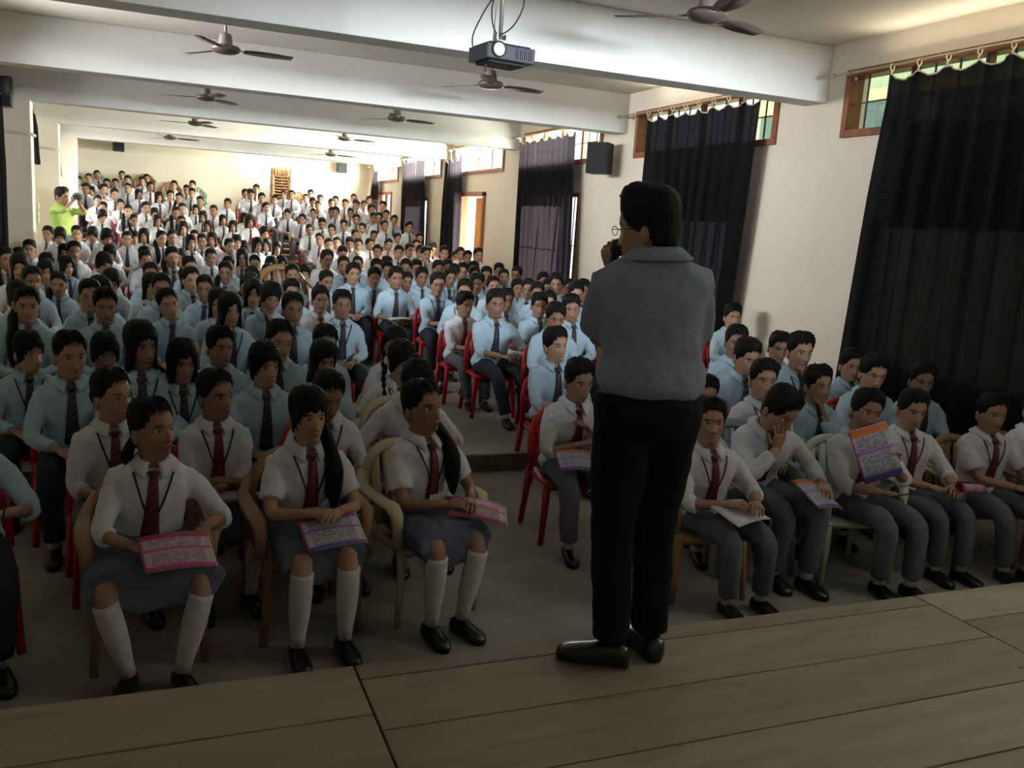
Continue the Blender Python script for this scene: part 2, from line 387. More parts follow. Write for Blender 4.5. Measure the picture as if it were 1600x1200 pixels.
flat(MB().box(((SX0 + SX1) / 2, .4, .44), (SX1 - SX0, 4.6, .06)), 'support_frame', M['dark_wood'], stage)

# clerestory windows, lower windows, door
glass, gn, gl, gp = new_mat('window_glass')
gt = gn.new('ShaderNodeBsdfTransparent'); gt.inputs[0].default_value = (.9, .95, .9, 1); gg = gn.new('ShaderNodeBsdfGlossy'); gg.inputs['Roughness'].default_value = .05
gm = gn.new('ShaderNodeMixShader'); gm.inputs[0].default_value = .06
gl.new(gt.outputs[0], gm.inputs[1]); gl.new(gg.outputs[0], gm.inputs[2]); gl.new(gm.outputs[0], gn['Material Output'].inputs['Surface'])
def window(n, y0, y1, z0, z1, bars, grille, x=RW, pane=True, lattice=False):
    w = empty('window_%d' % n, (x, (y0 + y1) / 2, z0)); w['kind'] = 'structure'
    h = z1 - z0; hw = (y1 - y0) / 2; t = .07
    fr = MB()
    fr.box((.05, 0, t / 2), (.17, 2 * hw, t)).box((.05, 0, h - t / 2), (.17, 2 * hw, t))
    fr.box((.05, -hw + t / 2, h / 2), (.17, t, h - 2 * t)).box((.05, hw - t / 2, h / 2), (.17, t, h - 2 * t))
    flat(fr, 'window_frame', M['dark_wood'], w, bevel=.006)
    for k in range(1, bars + 1):
        y = -hw + 2 * hw * k / (bars + 1)
        flat(MB().box((.06, y, h / 2), (.06, .05, h - 2 * t)), 'mullion', M['dark_wood'], w)
    for k in range(1, grille):
        y = -hw + 2 * hw * k / grille
        flat(MB().box((.02, y, h / 2), (.014, .014, h - 2 * t)), 'bar', M['steel'], w)
    flat(MB().box((.02, 0, h * .5), (.012, 2 * hw - 2 * t, .012)), 'bar', M['steel'], w)
    if lattice:
        for k in range(grille):
            yc = -hw + 2 * hw * (k + .5) / grille
            for zc in (h * .25, h * .75):
                r = min(hw / grille, h / 5) * .8
                flat(MB().tube([(.02, yc - r, zc), (.02, yc, zc + r), (.02, yc + r, zc), (.02, yc, zc - r), (.02, yc - r, zc)], .007, 5), 'grille_diamond', M['steel'], w)
    if pane:
        for k in range(bars + 1):
            ya = -hw + 2 * hw * k / (bars + 1) + .03; yb = -hw + 2 * hw * (k + 1) / (bars + 1) - .03
            flat(MB().box((.09, (ya + yb) / 2, h / 2), (.004, yb - ya, h - 2 * t)), 'pane', glass, w)
for i in range(0, 7):
    y0 = 4.0 + 4.1 * (i - 1)
    window(i + 1, y0, y0 + 3.1, 3.07, 3.70, 3, 12 if i < 4 else 8)
for k, (a, b, c, d) in enumerate(LOWER):
    window(8 + k, a, b, c, d, 1, 8, lattice=k < 2, pane=k < 2)
window(13, 16.6, 18.6, 1.4, 3.3, 1, 6, x=LW - .1); window(14, 20.8, 22.8, 1.6, 3.3, 1, 6, x=LW - .1)
d = empty('door_1', (RW, 18.05, .38)); d['kind'] = 'structure'
fr = MB().box((.04, -.76, 1.14), (.2, .08, 2.32)).box((.04, .76, 1.14), (.2, .08, 2.32)).box((.04, 0, 2.27), (.2, 1.6, .09))
flat(fr, 'door_frame', M['dark_wood'], d, bevel=.006)
for (hy, ang, wd) in ((-.72, .06, .70), (.72, 2.9, .70)):
    leaf = empty('door_leaf', (.12, hy, 0), ang if hy < 0 else ang); leaf.parent = d
    s = 1 if hy < 0 else -1
    flat(MB().box((0, s * wd / 2, 1.1), (.035, wd, 2.2)), 'door_panel', M['door_wood'], leaf, bevel=.004)
    for zc in (.55, 1.6):
        flat(MB().box((-.022, s * wd / 2, zc), (.012, wd * .7, .8)), 'raised_panel', M['door_wood'], leaf, bevel=.005)
        flat(MB().box((.022, s * wd / 2, zc), (.012, wd * .7, .8)), 'raised_panel', M['door_wood'], leaf, bevel=.005)
    flat(MB().box((-.035, s * wd * .88, 1.05), (.03, .025, .14)), 'door_handle', M['chrome'], leaf)

# the yard and the neighbouring building seen through the front windows
flat(MB().box((16, 12, -.3), (19, 60, .2)), 'ground', mat_noise('yard_earth', (.36, .30, .2), (.46, .40, .28), scale=.7), kind='structure')
fa = empty('neighbouring_building', (10.2, 5.0, -.2)); tag(fa, 'pale green building with teal bands seen through the high windows', 'building')
M['fac_green'] = mat_noise('pale_green_render', (.42, .52, .34), (.50, .60, .42), scale=1, rough=.9)
M['fac_cream'] = mat_noise('yellow_cream_render', (.82, .74, .36), (.86, .78, .42), scale=1, rough=.9)
M['fac_teal'] = mat_noise('teal_shutter_paint', (.06, .13, .13), (.09, .18, .17), scale=3, rough=.6)
flat(MB().box((.2, 0, 3.6), (.4, 18, 7.2)), 'wall', M['fac_green'], fa)
flat(MB().box((-.06, 0, 4.55), (.12, 18, .16)), 'ledge', M['fac_cream'], fa)
flat(MB().box((-.06, 0, 3.72), (.14, 18, .14)), 'ledge', M['fac_cream'], fa)
for k in range(9):
    flat(MB().box((-.03, -8 + 2 * k, 4.15), (.08, 1.5, .66)), 'shutter', M['fac_teal'], fa)
flat(MB().box((-.2, 0, 7.3), (1.4, 18.6, .2)), 'roof', M['fac_cream'], fa)

# ------------------------------------------------------------------ curtains
cm, cn, cl, cp = new_mat('black_curtain_cloth')
cp.inputs['Base Color'].default_value = (.0085, .008, .010, 1); cp.inputs['Roughness'].default_value = .9; cp.inputs['Specular IOR Level'].default_value = .03
tr = cn.new('ShaderNodeBsdfTranslucent'); tr.inputs[0].default_value = (.10, .085, .11, 1)
ts = cn.new('ShaderNodeBsdfTransparent'); ts.inputs[0].default_value = (.62, .5, .66, 1)
m1 = cn.new('ShaderNodeMixShader'); m1.inputs[0].default_value = .08; m2 = cn.new('ShaderNodeMixShader'); m2.inputs[0].default_value = .014
cl.new(cp.outputs[0], m1.inputs[1]); cl.new(tr.outputs[0], m1.inputs[2]); cl.new(m1.outputs[0], m2.inputs[1]); cl.new(ts.outputs[0], m2.inputs[2])
cl.new(m2.outputs[0], cn['Material Output'].inputs['Surface'])
M['curtain'] = cm
def curtain(label, x, yt0, yt1, yb0, yb1, ztop, zbot, hooks, rod=None, seed=0, side=-1, sag=.07, folds=None):
    root = empty('curtain', (x, (yt0 + yt1) / 2, zbot)); tag(root, label, 'curtain', 'black curtains over the hall windows')
    ox, oy, oz = x, (yt0 + yt1) / 2, zbot
    r = random.Random(seed); nu, nv = 150, 34
    fo = folds or max(4, int((yt1 - yt0) * 4.2)); ph = [r.uniform(0, 6.28) for _ in range(6)]
    P = np.zeros((nv, nu, 3))
    for i in range(nv):
        t = i / (nv - 1)
        for j in range(nu):
            u = j / (nu - 1)
            uw = u + .012 * math.sin(7 * u + ph[0]) * t + .02 * math.sin(3.1 * u * 2 + ph[4] + t * 2) * t
            y = (yt0 + (yt1 - yt0) * uw) * (1 - t) + (yb0 + (yb1 - yb0) * uw) * t
            amp = .012 + .030 * min(1, t * 3)
            xo = amp * math.sin(2 * PI * fo * u + ph[1]) + .02 * t * math.sin(2 * PI * fo * .43 * u + ph[2] + t * 1.5) + .012 * math.sin(2 * PI * fo * 1.9 * u + ph[3])
            hk = abs(math.sin(PI * (hooks - 1) * u)) ** .8
            z = ztop - sag * hk * max(0, 1 - t * 3.0)
            z = z * (1 - t) + zbot * t if i else z
            P[i, j] = (x - .03 + xo - ox + side * 0, y - oy, z - oz)
    mb = MB().grid(P, closed=False)
    o = mb.build('curtain_cloth', M['curtain'], root, recalc=False)
    hem = P[0] + np.array((0, 0, .003)); mb = MB().tube(hem[::3], .008, 5); mb.build('cream_hem', M['ring'], root)
    for k in range(hooks):
        u = k / (hooks - 1); y = yt0 + (yt1 - yt0) * u - oy
        mb = MB(); c = (x - .03 - ox, y, ztop - oz + .055)
        mb.tube([(c[0] + .024 * math.cos(a), c[1] + .004, c[2] + .03 * math.sin(a)) for a in np.linspace(0, 2 * PI, 11)], .0055, 5)
        mb.tube([(c[0], c[1], c[2] - .025), (c[0], c[1] + .01, c[2] - .05), (c[0], c[1], c[2] - .065)], .008, 5)
        mb.build('curtain_ring', M['ring'], root)
    if rod:
        rr = empty('curtain_rod', (x - .03, (rod[0] + rod[1]) / 2, ztop + .075)); hl = (rod[1] - rod[0]) / 2
        tag(rr, rod[2], 'curtain rod', 'rods the black curtains hang from')
        MB().tube([(0, -hl, 0), (0, 0, 0), (0, hl, 0)], .011, 10).build('rod', M['chrome'], rr)
        for s in (-1, 1):
            MB().lathe([(.004, -.02), (.02, -.012), (.024, 0), (.018, .014), (.004, .02)], (0, 0, 0), 10).xform(Matrix.Translation((0, s * hl, 0)) @ Matrix.Rotation(PI / 2, 4, 'X')).build('finial', M['chrome'], rr)
            wx = (RW if side < 0 else LW) - (x - .03)
            MB().box((wx / 2, s * (hl - .12), 0), (abs(wx), .012, .012)).box((wx * .97, s * (hl - .12), 0), (.01, .04, .07)).build('bracket', M['chrome'], rr, smooth=False)
curtain('wide black curtain nearest the stage on the window wall', 6.06, 4.25, 6.37, 3.95, 6.58, 3.56, .35, 8, (3.85, 7.12, 'long metal curtain rod above the black curtain nearest the stage'), 1, folds=9)
curtain('black curtain behind the standing speaker, second from the stage', 6.06, 8.22, 10.62, 8.42, 10.55, 3.56, .4, 9, (7.95, 11.45, 'curtain rod just beyond the first ceiling beam'), 2)
curtain('black curtain beside the wall speaker, third from the stage', 6.06, 12.82, 15.15, 12.55, 15.05, 3.54, .35, 8, (12.2, 15.5, 'curtain rod over the window beside the wall speaker'), 3, folds=12)
curtain('narrow gathered black curtain beside the open door', 6.06, 18.5, 19.6, 18.3, 19.66, 3.55, .5, 4, (16.4, 19.7, 'curtain rod above the open orange door'), 4, sag=.22, folds=6)
curtain('black curtain beyond the open door, over the rear seats', 6.06, 21.3, 23.35, 21.05, 23.2, 3.54, .9, 7, (20.6, 23.7, 'curtain rod above the rear seats'), 5, folds=9)
curtain('knotted narrow black curtain in the rear corner', 6.06, 26.35, 26.8, 26.15, 27.4, 3.5, 1.75, 3, (25.0, 27.9, 'curtain rod in the rear corner'), 6, sag=.12, folds=4)
curtain('black curtain at the left frame edge before the column', -2.1, 12.3, 15.3, 12.2, 15.35, 3.5, .3, 8, (12.0, 15.45, 'curtain rod on the left wall before the column'), 7, side=1)
curtain('black curtain tucked behind the left wall column', -2.08, 16.2, 18.9, 16.6, 19.3, 3.56, 2.6, 7, (15.95, 19.1, 'curtain rod behind the nearer left column'), 8, side=1)
curtain('small black curtain behind the second left column', -2.08, 20.6, 22.9, 20.6, 23.1, 3.5, 2.5, 6, (20.2, 23.2, 'curtain rod behind the farther left column'), 9, side=1)

# ------------------------------------------------------------------ wall and ceiling fittings
def wall_speaker(label, loc, rz, w=.30, h=.42, dpt=.26, wall=.16):
    s = empty('loudspeaker', loc, rz); tag(s, label, 'speaker', 'black loudspeakers on the walls')
    P = []
    for z in (-h / 2, h / 2):
        P.append([(-w / 2, -dpt / 2, z), (-w / 2 * .98, dpt / 2, z), (w / 2 * .98, dpt / 2, z), (w / 2, -dpt / 2, z)])
    flat(MB().grid(P), 'cabinet', M['black'], s, bevel=.012)
    flat(MB().box((0, -dpt / 2 - .006, 0), (w * .9, .012, h * .92)), 'grille', M['mesh_black'], s, bevel=.005)
    MB().box((0, dpt / 2 + wall / 2, 0), (.05, wall, .05)).box((0, dpt / 2 + wall - .005, 0), (.1, .01, .16)).build('bracket', M['steel'], s, smooth=False)
    return s
wall_speaker('black loudspeaker on the window wall beside the third curtain', (5.92, 11.72, 3.07), -PI / 2 - .35 + PI / 2 + .0 - .5, w=.32, h=.44, wall=.16)
wall_speaker('black loudspeaker on the back wall at the left end', (-1.05, 28.17, 3.57), 0, .3, .3, .24, wall=.09)
wall_speaker('black loudspeaker on the back wall near the window corner', (5.3, 28.17, 3.5), 0, .3, .3, .24, wall=.09)
wall_speaker('black loudspeaker on the left column at the frame edge', (-2.12, 15.2, 3.48), 0, .28, .42, .24, wall=.17)
for (y, z, nm) in ((15.58, 2.93, 'conduit'), (19.68, 2.93, 'conduit')):
    o = MB().tube([(LW + .02, y - .02, z + .02), (-1.9, y - .02, z), (-1.79, y - .02, z - .01)], .022, 8).tube([(-1.785, y - .03, z), (-1.785, y + .35, z)], .022, 8).build(nm, M['pipe'])
    tag(o, 'cream conduit pipe across the nearer left column' if y < 17 else 'cream conduit pipe across the farther left column', 'pipe')
o = flat(MB().box((-1.77, 15.9, 1.75), (.03, .09, .32)).box((-1.75, 15.9, 1.8), (.02, .03, .05)), 'switch_box', M['pipe'], bevel=.004); tag(o, 'cream switch box on the side of the left column', 'switch')
tl = empty('tube_light', (3.5, 28.33, 3.72)); tag(tl, 'lit fluorescent tube at the top of the back wall', 'lamp')
flat(MB().box((0, 0, .03), (1.25, .07, .05)), 'housing', M['pipe'], tl)
MB().tube([(-.6, -.03, -.015), (0, -.03, -.015), (.6, -.03, -.015)], .014, 8).build('tube', emit('tube_glow', (1, .96, .88), 9), tl)

def blade_mesh():
    mb = MB(); P = []
    for k in range(7):
        t = k / 6; r = .17 + .46 * t; w = .045 + .03 * math.sin(PI * min(1, t * 1.1)) + .012 * t; tw = .18 - .06 * t
        P.append([(r, -w, w * tw), (r, w, -w * tw), (r, w, -w * tw - .004), (r, -w, w * tw - .004)])
    return mb.grid(P)
FAN_LABEL = ['ceiling fan nearest the camera, right of the projector', 'ceiling fan above the girls, nearest on the left side', 'ceiling fan directly below the projector',
             'second fan of the left line, beyond the second beam', 'fan right of centre, beyond the second beam', 'third fan of the left line, small and dark',
             'small fan above the back rows, third of the right line', 'farthest fan of the left line before the back wall', 'farthest fan before the stacked brown chairs']
FANS = [(3.45, 5.4), (.60, 9.25), (3.32, 9.3), (.62, 13.4), (3.32, 13.4), (.63, 17.6), (3.38, 17.7), (.24, 21.9), (3.98, 22.6)]
for k, (x, y) in enumerate(FANS):
    f = empty('ceiling_fan', (x, y, 3.5), (.35, .05, .1, 2.9, .2, 3.0, .1, .15, .2)[k]); tag(f, FAN_LABEL[k], 'fan', 'brown ceiling fans down the hall')
    MB().lathe([(.01, .47), (.055, .47), (.06, .44), (.03, .40), (.01, .39)], seg=14).build('canopy', M['fan_light'], f)
    MB().tube([(0, 0, .42), (0, 0, .2), (0, 0, .12)], .013, 8).build('downrod', M['fan_light'], f)
    MB().lathe([(.02, .15), (.05, .14), (.062, .10), (.066, .04), (.07, .03)], seg=16).build('upper_housing', M['fan_light'], f)
    MB().lathe([(.07, .035), (.125, .03), (.14, .01), (.135, -.015), (.10, -.035), (.04, -.045), (.005, -.047)], seg=22).build('motor', M['fan'], f)
    for q in range(3):
        a = 2 * PI * q / 3
        mb = blade_mesh(); mb.box((.15, 0, .0), (.1, .035, .006)); mb.xform(Matrix.Rotation(a, 4, 'Z'))
        mb.build('blade', M['fan'], f)

# projector hung from the ceiling
pj = empty('projector', (1.86, 5.05, 2.98), .12); tag(pj, 'dark projector with a glowing lens hung below the ceiling', 'projector')
flat(MB().box((0, 0, 0), (.31, .25, .085)).box((0, 0, .048), (.27, .21, .012)), 'body', plain('projector_shell', (.035, .04, .06), .35, .5), pj, bevel=.018)
flat(MB().box((0, .01, -.048), (.24, .18, .014)), 'base_plate', M['black'], pj, bevel=.004)
MB().lathe([(.045, -.01), (.045, .012), (.034, .014), (.033, .0)], seg=20).xform(Matrix.Translation((-.085, -.125, .01)) @ Matrix.Rotation(PI / 2, 4, 'X')).build('lens_ring', M['steel'], pj)
MB().lathe([(.001, .006), (.02, .004), (.034, 0), (.034, -.01)], seg=20).xform(Matrix.Translation((-.085, -.132, .01)) @ Matrix.Rotation(PI / 2, 4, 'X')).build('lens', emit('lens_glow', (.93, .96, 1), 14), pj)
for k in range(8):
    flat(MB().box((.03 + .014 * k, -.128, .0), (.004, .006, .055)), 'vent', M['steel'] if k not in (1, 3, 5) else plain('violet_vent', (.16, .10, .30), .4), pj)
flat(MB().box((0, .03, .075), (.07, .07, .03)).box((.03, .03, .1), (.012, .05, .05)).box((-.03, .03, .1), (.012, .05, .05)), 'mount', M['grey_metal'], pj)
MB().tube([(0, .03, .1), (0, .03, .5), (0, .03, .99)], .013, 8).build('pole', M['grey_metal'], pj)
MB().tube([(-.045, .03, .06), (-.03, .03, .5), (-.015, .03, .99)], .004, 6).build('stay', M['grey_metal'], pj)
flat(MB().box((-.1, 0, -.075), (.008, .008, .05)), 'foot', M['black'], pj)
MB().tube(catenary([(-.13, .09, .0), (-.15, .09, .1), (-.1, .06, .24), (-.03, .03, .38), (.02, .02, .6), (.0, .03, .97)]), .0045, 6).build('cable', M['cable'], pj)
MB().tube(catenary([(.0, .03, .97), (.06, .0, .5), (.12, -.01, .33), (.08, 0, .2), (0, .01, .125), (-.05, .01, .14), (-.07, .02, .25), (-.03, .03, .42), (.02, .03, .6), (0, .03, .9)]), .0045, 6).build('cable', M['cable'], pj)
# ------------------------------------------------------------------ people
def sm(x):
    x = np.clip(x, 0, 1); return x * x * (3 - 2 * x)
HEAD = np.array([  # z above chin, half width, front y, back y, front taper
    (-.115, .100, -.050, .100, 0), (-.085, .066, -.030, .082, 0), (-.06, .055, -.030, .073, 0), (-.03, .050, -.030, .068, 0), (-.012, .051, -.036, .066, .05), (-.002, .053, -.066, .067, .42),
    (.008, .053, -.083, .069, .52), (.018, .056, -.089, .071, .48), (.03, .0605, -.092, .076, .40), (.05, .0655, -.093, .085, .30), (.075, .0705, -.094, .094, .18),
    (.10, .074, -.094, .099, .12), (.125, .075, -.095, .101, .08), (.15, .0745, -.095, .100, .05), (.175, .070, -.087, .094, .03),
    (.195, .060, -.072, .082, 0), (.21, .045, -.052, .064, 0), (.219, .028, -.030, .042, 0), (.2235, .010, -.008, .018, 0)])
def head_pts(Z, A, off=0.0, feat=True, girl=False):
    """surface points of the head for heights Z and azimuths A (0 = face)"""
    Z = np.asarray(Z)[:, None]; A = np.asarray(A)[None, :]
    c = [np.interp(Z[:, 0], HEAD[:, 0], HEAD[:, i])[:, None] for i in (1, 2, 3, 4)]
    w, yf, yb, k = c
    if girl: w = w * .95
    sa, ca = np.sin(A), np.cos(A)
    x = w * np.sign(sa) * np.abs(sa) ** .92 * (1 - k * np.clip(ca, 0, 1) ** 1.3)
    yc = .004
    y = np.where(ca > 0, yc - ca * (yc - yf), yc - ca * (yb - yc))
    y = np.broadcast_to(y, x.shape).copy(); z = np.broadcast_to(Z, x.shape).copy()
    if feat:
        front = sm((ca - .15) / .3)
        g = lambda v, s: np.exp(-(v / s) ** 2)
        t = np.clip((.112 - z) / .045, 0, 1)
        nose = np.where((z < .114) & (z > .050), (.003 + .017 * t) * sm((z - .056) / .008), 0) * g(x, .008 + .007 * t)
        nose += .006 * g(np.abs(x) - .013, .006) * g(z - .064, .007)
        y -= nose * front
        y += .0085 * g(np.abs(x) - .032, .017) * g(z - .110, .012) * front
        y -= .003 * g(z - .132, .010) * g(x, .05) * front
        y -= .0065 * g(x, .022) * g(z - .040, .010) * front
        y += .0035 * g(z - .0395, .0022) * g(x, .020) * front
        y += .003 * g(z - .027, .005) * g(x, .02) * front
        y -= .005 * g(x, .020) * g(z - .013, .011) * front
        y -= .003 * g(np.abs(x) - .042, .016) * g(z - .078, .018) * front
    if off is not 0.0:
        off = np.broadcast_to(off, x.shape)
        r = np.sqrt(x * x + (y - .01) ** 2) + 1e-6; zz = sm((Z - .12) / .11)
        x = x * (1 + off * (1 - .5 * zz) / r); y = .01 + (y - .01) * (1 + off * (1 - .5 * zz) / r); z = z + off * zz
    return np.stack([x, y, z], -1)
def rotm(pitch=0, roll=0, yaw=0):
    return np.array(Matrix.Rotation(yaw, 3, 'Z') @ Matrix.Rotation(roll, 3, 'Y') @ Matrix.Rotation(pitch, 3, 'X'))
TORSO = np.array([  # z, half width, front, back
    (.40, .120, -.075, .10), (.43, .158, -.11, .135), (.50, .168, -.115, .14), (.58, .148, -.105, .115), (.66, .138, -.10, .105), (.74, .148, -.107, .108),
    (.81, .162, -.112, .112), (.87, .172, -.102, .108), (.905, .168, -.088, .100), (.932, .140, -.070, .090), (.952, .100, -.054, .082), (.972, .068, -.040, .078), (.985, .056, -.03, .072)])
class Pose:
    def __init__(s, lean=.1, side=0, twist=0, head=(0, 0, 0), pz=0.0, drop=.018, hs=1.12):
        s.lean, s.side, s.twist, s.pz, s.drop, s.hs = lean, side, twist, pz, drop, hs
        s.hp, s.hr, s.hy = head
        s.RH = rotm(s.hp - lean * .9, s.hr, s.hy)
    def T(s, P):
        """bends upright torso points about the hips"""
        P = np.array(P, float); sh = P.shape; P = P.reshape(-1, 3)
        t = sm((P[:, 2] - .50) / .30)
        out = np.empty_like(P); c = np.array([0, .03, .5]); q = P - c
        a = s.lean * t; ca, sa = np.cos(a), np.sin(a)      # forward = towards -Y
        x, y, z = q.T
        y, z = y * ca - z * sa, y * sa + z * ca
        b = s.side * t; cb, sb = np.cos(b), np.sin(b)
        x, z = x * cb + z * sb, -x * sb + z * cb
        w = s.twist * t; cw, sw = np.cos(w), np.sin(w)
        x, y = x * cw - y * sw, x * sw + y * cw
        out = np.stack([x, y, z], 1) + c; out[:, 2] += s.pz
        return out.reshape(sh)
    def H(s, P):
        """places points given in head coordinates"""
        P = np.array(P, float); sh = P.shape; P = P.reshape(-1, 3)
        w = sm((P[:, 2] + .085) / .085)[:, None]; piv = np.array([0, .02, -.02])
        P = piv + (P - piv) * (1 + (s.hs - 1) * w)
        R = (P - piv) @ s.RH.T + piv
        Q = P * (1 - w) + R * w
        return s.T(Q + np.array([0, -.002, 1.0 - s.drop])).reshape(sh)
def ik(a, b, l1, l2, pole):
    a, b, pole = map(lambda v: np.array(v, float), (a, b, pole)); d = b - a; L = np.linalg.norm(d)
    if L > (l1 + l2) * .995: b = a + d / L * (l1 + l2) * .995; d = b - a; L = np.linalg.norm(d)
    u = d / L; p = pole - u * (pole @ u); p /= np.linalg.norm(p) + 1e-9
    x = (l1 * l1 - l2 * l2 + L * L) / (2 * L); h = math.sqrt(max(0, l1 * l1 - x * x))
    return a + u * x + p * h, b
def bent(a, e, w, n=4, r=.22):
    a, e, w = map(np.array, (a, e, w)); out = [a + (e - a) * t for t in np.linspace(0, 1 - r, n)]
    p, q = e + (a - e) * r, e + (w - e) * r
    for t in (.33, .67): out.append(p * (1 - t) ** 2 + 2 * e * t * (1 - t) + q * t * t)
    out += [e + (w - e) * t for t in np.linspace(r, 1, n)]
    return np.array(out)
def arm_r(n): return None
def norm(v):
    v = np.array(v, float); return v / (np.linalg.norm(v) + 1e-9)
def hand(mb, w, d, palm, side, curl=.5, seg=6, spread=.06, k=1.0):
    """palm and five separate fingers; d towards fingers, palm = way the palm faces, side = +1/-1 which side the thumb is on"""
    d = norm(d); palm = norm(np.array(palm) - d * np.dot(palm, d)); s = np.cross(palm, d) * side; w = np.array(w)
    pts = [w - d * .015, w + d * .008 * k, w + d * .035 * k, w + d * .065 * k, w + d * .084 * k, w + d * .09 * k]
    rr = np.array([(.026, .019), (.027, .018), (.036, .016), (.040, .0145), (.038, .012), (.030, .007)]) * k
    mb.tube(pts, rr, 10, up=palm)
    for i, (o, L) in enumerate(((.030, .068), (.0105, .078), (-.0095, .073), (-.028, .058))):
        p = w + d * (.078 - .004 * abs(i - 1.3)) * k + s * o * k; dd = norm(d + s * spread * (1.2 - i) * 1.2)
        out = [p]; ang = 0
        for fr, c in ((.44, .55), (.31, 1.0), (.25, .8)):
            ang += c * curl
            v = dd * math.cos(ang) + palm * math.sin(ang); p = p + v * L * fr * k; out.append(p)
        mb.tube(out, np.array([.0092, .0088, .0080, .0062]) * k, seg, up=palm)
    b = w + d * .018 * k + s * .024 * k; v1 = norm(d * .75 + s * .8 + palm * .35); v2 = norm(d * 1 + s * .25 + palm * (.3 + curl * .5))
    mb.tube([b, b + v1 * .032 * k, b + v1 * .032 * k + v2 * .026 * k, b + v1 * .034 * k + v2 * .046 * k], np.array([.013, .0115, .010, .007]) * k, seg, up=palm)
def limb(mb, path, r0, r1, r2, seg, up=None, tint=None, mid=None):
    n = len(path); t = np.linspace(0, 1, n); r = np.interp(t, (0, .5, .62, 1), (r0, r1, (mid or r1 * 1.03), r2))
    mb.tube(path, r, seg, up=up, tint=tint)
def cross_rings(Zs, seg, infl=0.0, table=TORSO, wide=1.0, power=.85):
    a = np.linspace(0, 2 * PI, seg, endpoint=False); out = []
    for z in Zs:
        w, yf, yb = [np.interp(z, table[:, 0], table[:, i]) for i in (1, 2, 3)]
        w = w * wide + infl; yf -= infl; yb += infl; ca, sa = np.cos(a), np.sin(a)
        x = w * np.sign(sa) * np.abs(sa) ** power; y = np.where(ca > 0, ca * yf, -ca * yb)
        out.append(np.stack([x, y, np.full(seg, z)], 1))
    return np.array(out)
def chest_y(z, x=0, wide=1.0):
    w, yf = [np.interp(z, TORSO[:, 0], TORSO[:, i]) for i in (1, 2)]
    return yf * math.sqrt(max(.1, 1 - min(.95, (abs(x) / (w * wide + .016))) ** 2)) - .018
PEND = []      # objects whose remesh/smooth modifiers are settled at the end
def cloth_obj(mb, name, m, parent, voxel, smooth=4, wr=.006, wscale=.07, fac=.5):
    o = mb.build(name, m, parent)
    r = o.modifiers.new('r', 'REMESH'); r.mode = 'VOXEL'; r.voxel_size = voxel; r.use_smooth_shade = True
    s = o.modifiers.new('s', 'SMOOTH'); s.iterations = smooth; s.factor = fac
    if wr:
        key = 'fold%.2f' % wscale
        t = bpy.data.textures.get(key)
        if not t: t = bpy.data.textures.new(key, 'CLOUDS'); t.noise_scale = wscale; t.noise_depth = 2
        dm = o.modifiers.new('d', 'DISPLACE'); dm.texture = t; dm.strength = wr * 2; dm.mid_level = .5; dm.texture_coords = 'LOCAL'
    PEND.append(o); return o

HAIRLINE = {  # azimuth in degrees from the face -> lowest hair height
    'short': [(0, .176), (25, .170), (45, .150), (60, .118), (80, .098), (100, .085), (125, .040), (180, .020)],
    'back': [(0, .186), (30, .178), (50, .152), (70, .118), (95, .105), (120, .050), (180, .015)],
    'fringe': [(0, .140), (25, .138), (42, .120), (55, .090), (75, .060), (100, .04), (180, .010)],
    'bob': [(0, .150), (22, .146), (40, .110), (52, .045), (62, .00), (80, -.035), (180, -.055)]}
def hair_shell(mb, pose, style, nz, na, thick, top, rnd, messy=0.0, girl=False):
    A = np.linspace(0, 2 * PI, na, endpoint=False); zlo = -.06 if style == 'bob' else .0
    Z = np.concatenate([np.linspace(zlo, .17, nz), np.linspace(.185, .2235, max(4, nz // 3))])
    deg = np.degrees(np.where(A > PI, 2 * PI - A, A)); hl = np.interp(deg, *zip(*HAIRLINE[style]))
    hl = hl + np.array([rnd.uniform(-1, 1) for _ in A]) * .006 * (1 + messy)
    Zg = Z[:, None]
    mask = sm((Zg - hl[None, :] + .004) / .012)
    off = thick + (top - thick) * sm((Zg - .11) / .10) * np.ones_like(mask)
    if style in ('short', 'back'): off = .0035 + (off - .0035) * sm((Zg - hl[None, :]) / .055)
    if style == 'short': off = off * (1 + .45 * sm((Zg - .13) / .06) * np.clip(np.cos(A), 0, 1)[None, :])
    nzv = RNG.rand(len(Z), na) - .5
    nzv = (nzv + np.roll(nzv, 1, 0)) * .7
    off = off + nzv * .008 * messy * sm((Zg - .10) / .08)
    P = head_pts(np.maximum(Z, .03) if style == 'bob' else Z, A, 0.0, False, girl)
    if style == 'bob':
        P = head_pts(np.maximum(Z, .085), A, 0.0, False, girl); P[..., 2] = Zg; 
        sh = sm((.06 - Zg) / .12) * .008; off = off + sh
    r = np.sqrt(P[..., 0] ** 2 + (P[..., 1] - .01) ** 2) + 1e-6; zz = sm((Zg - .12) / .10)
    o2 = off * (1 - .4 * zz); Q = P.copy()
    Q[..., 0] *= 1 + o2 / r; Q[..., 1] = .01 + (Q[..., 1] - .01) * (1 + o2 / r); Q[..., 2] += off * zz
    inner = P.copy(); f = np.where(Zg > .0, .86, .5)
    inner[..., 0] *= f; inner[..., 1] = .02 + (inner[..., 1] - .02) * f
    if style == 'bob': inner[..., 0] = np.where(Zg < .06, P[..., 0] * .5, inner[..., 0]); inner[..., 1] = np.where(Zg < .06, .035 + (P[..., 1] - .035) * .4, inner[..., 1])
    X = inner * (1 - mask[..., None]) + Q * mask[..., None]
    mb.grid(pose.H(X))
    # close the crown
def lock(mb, pose, pts, r, seg=8, world=False):
    P = np.array(pts, float)
    mb.tube(P if world else pose.H(P), r, seg)

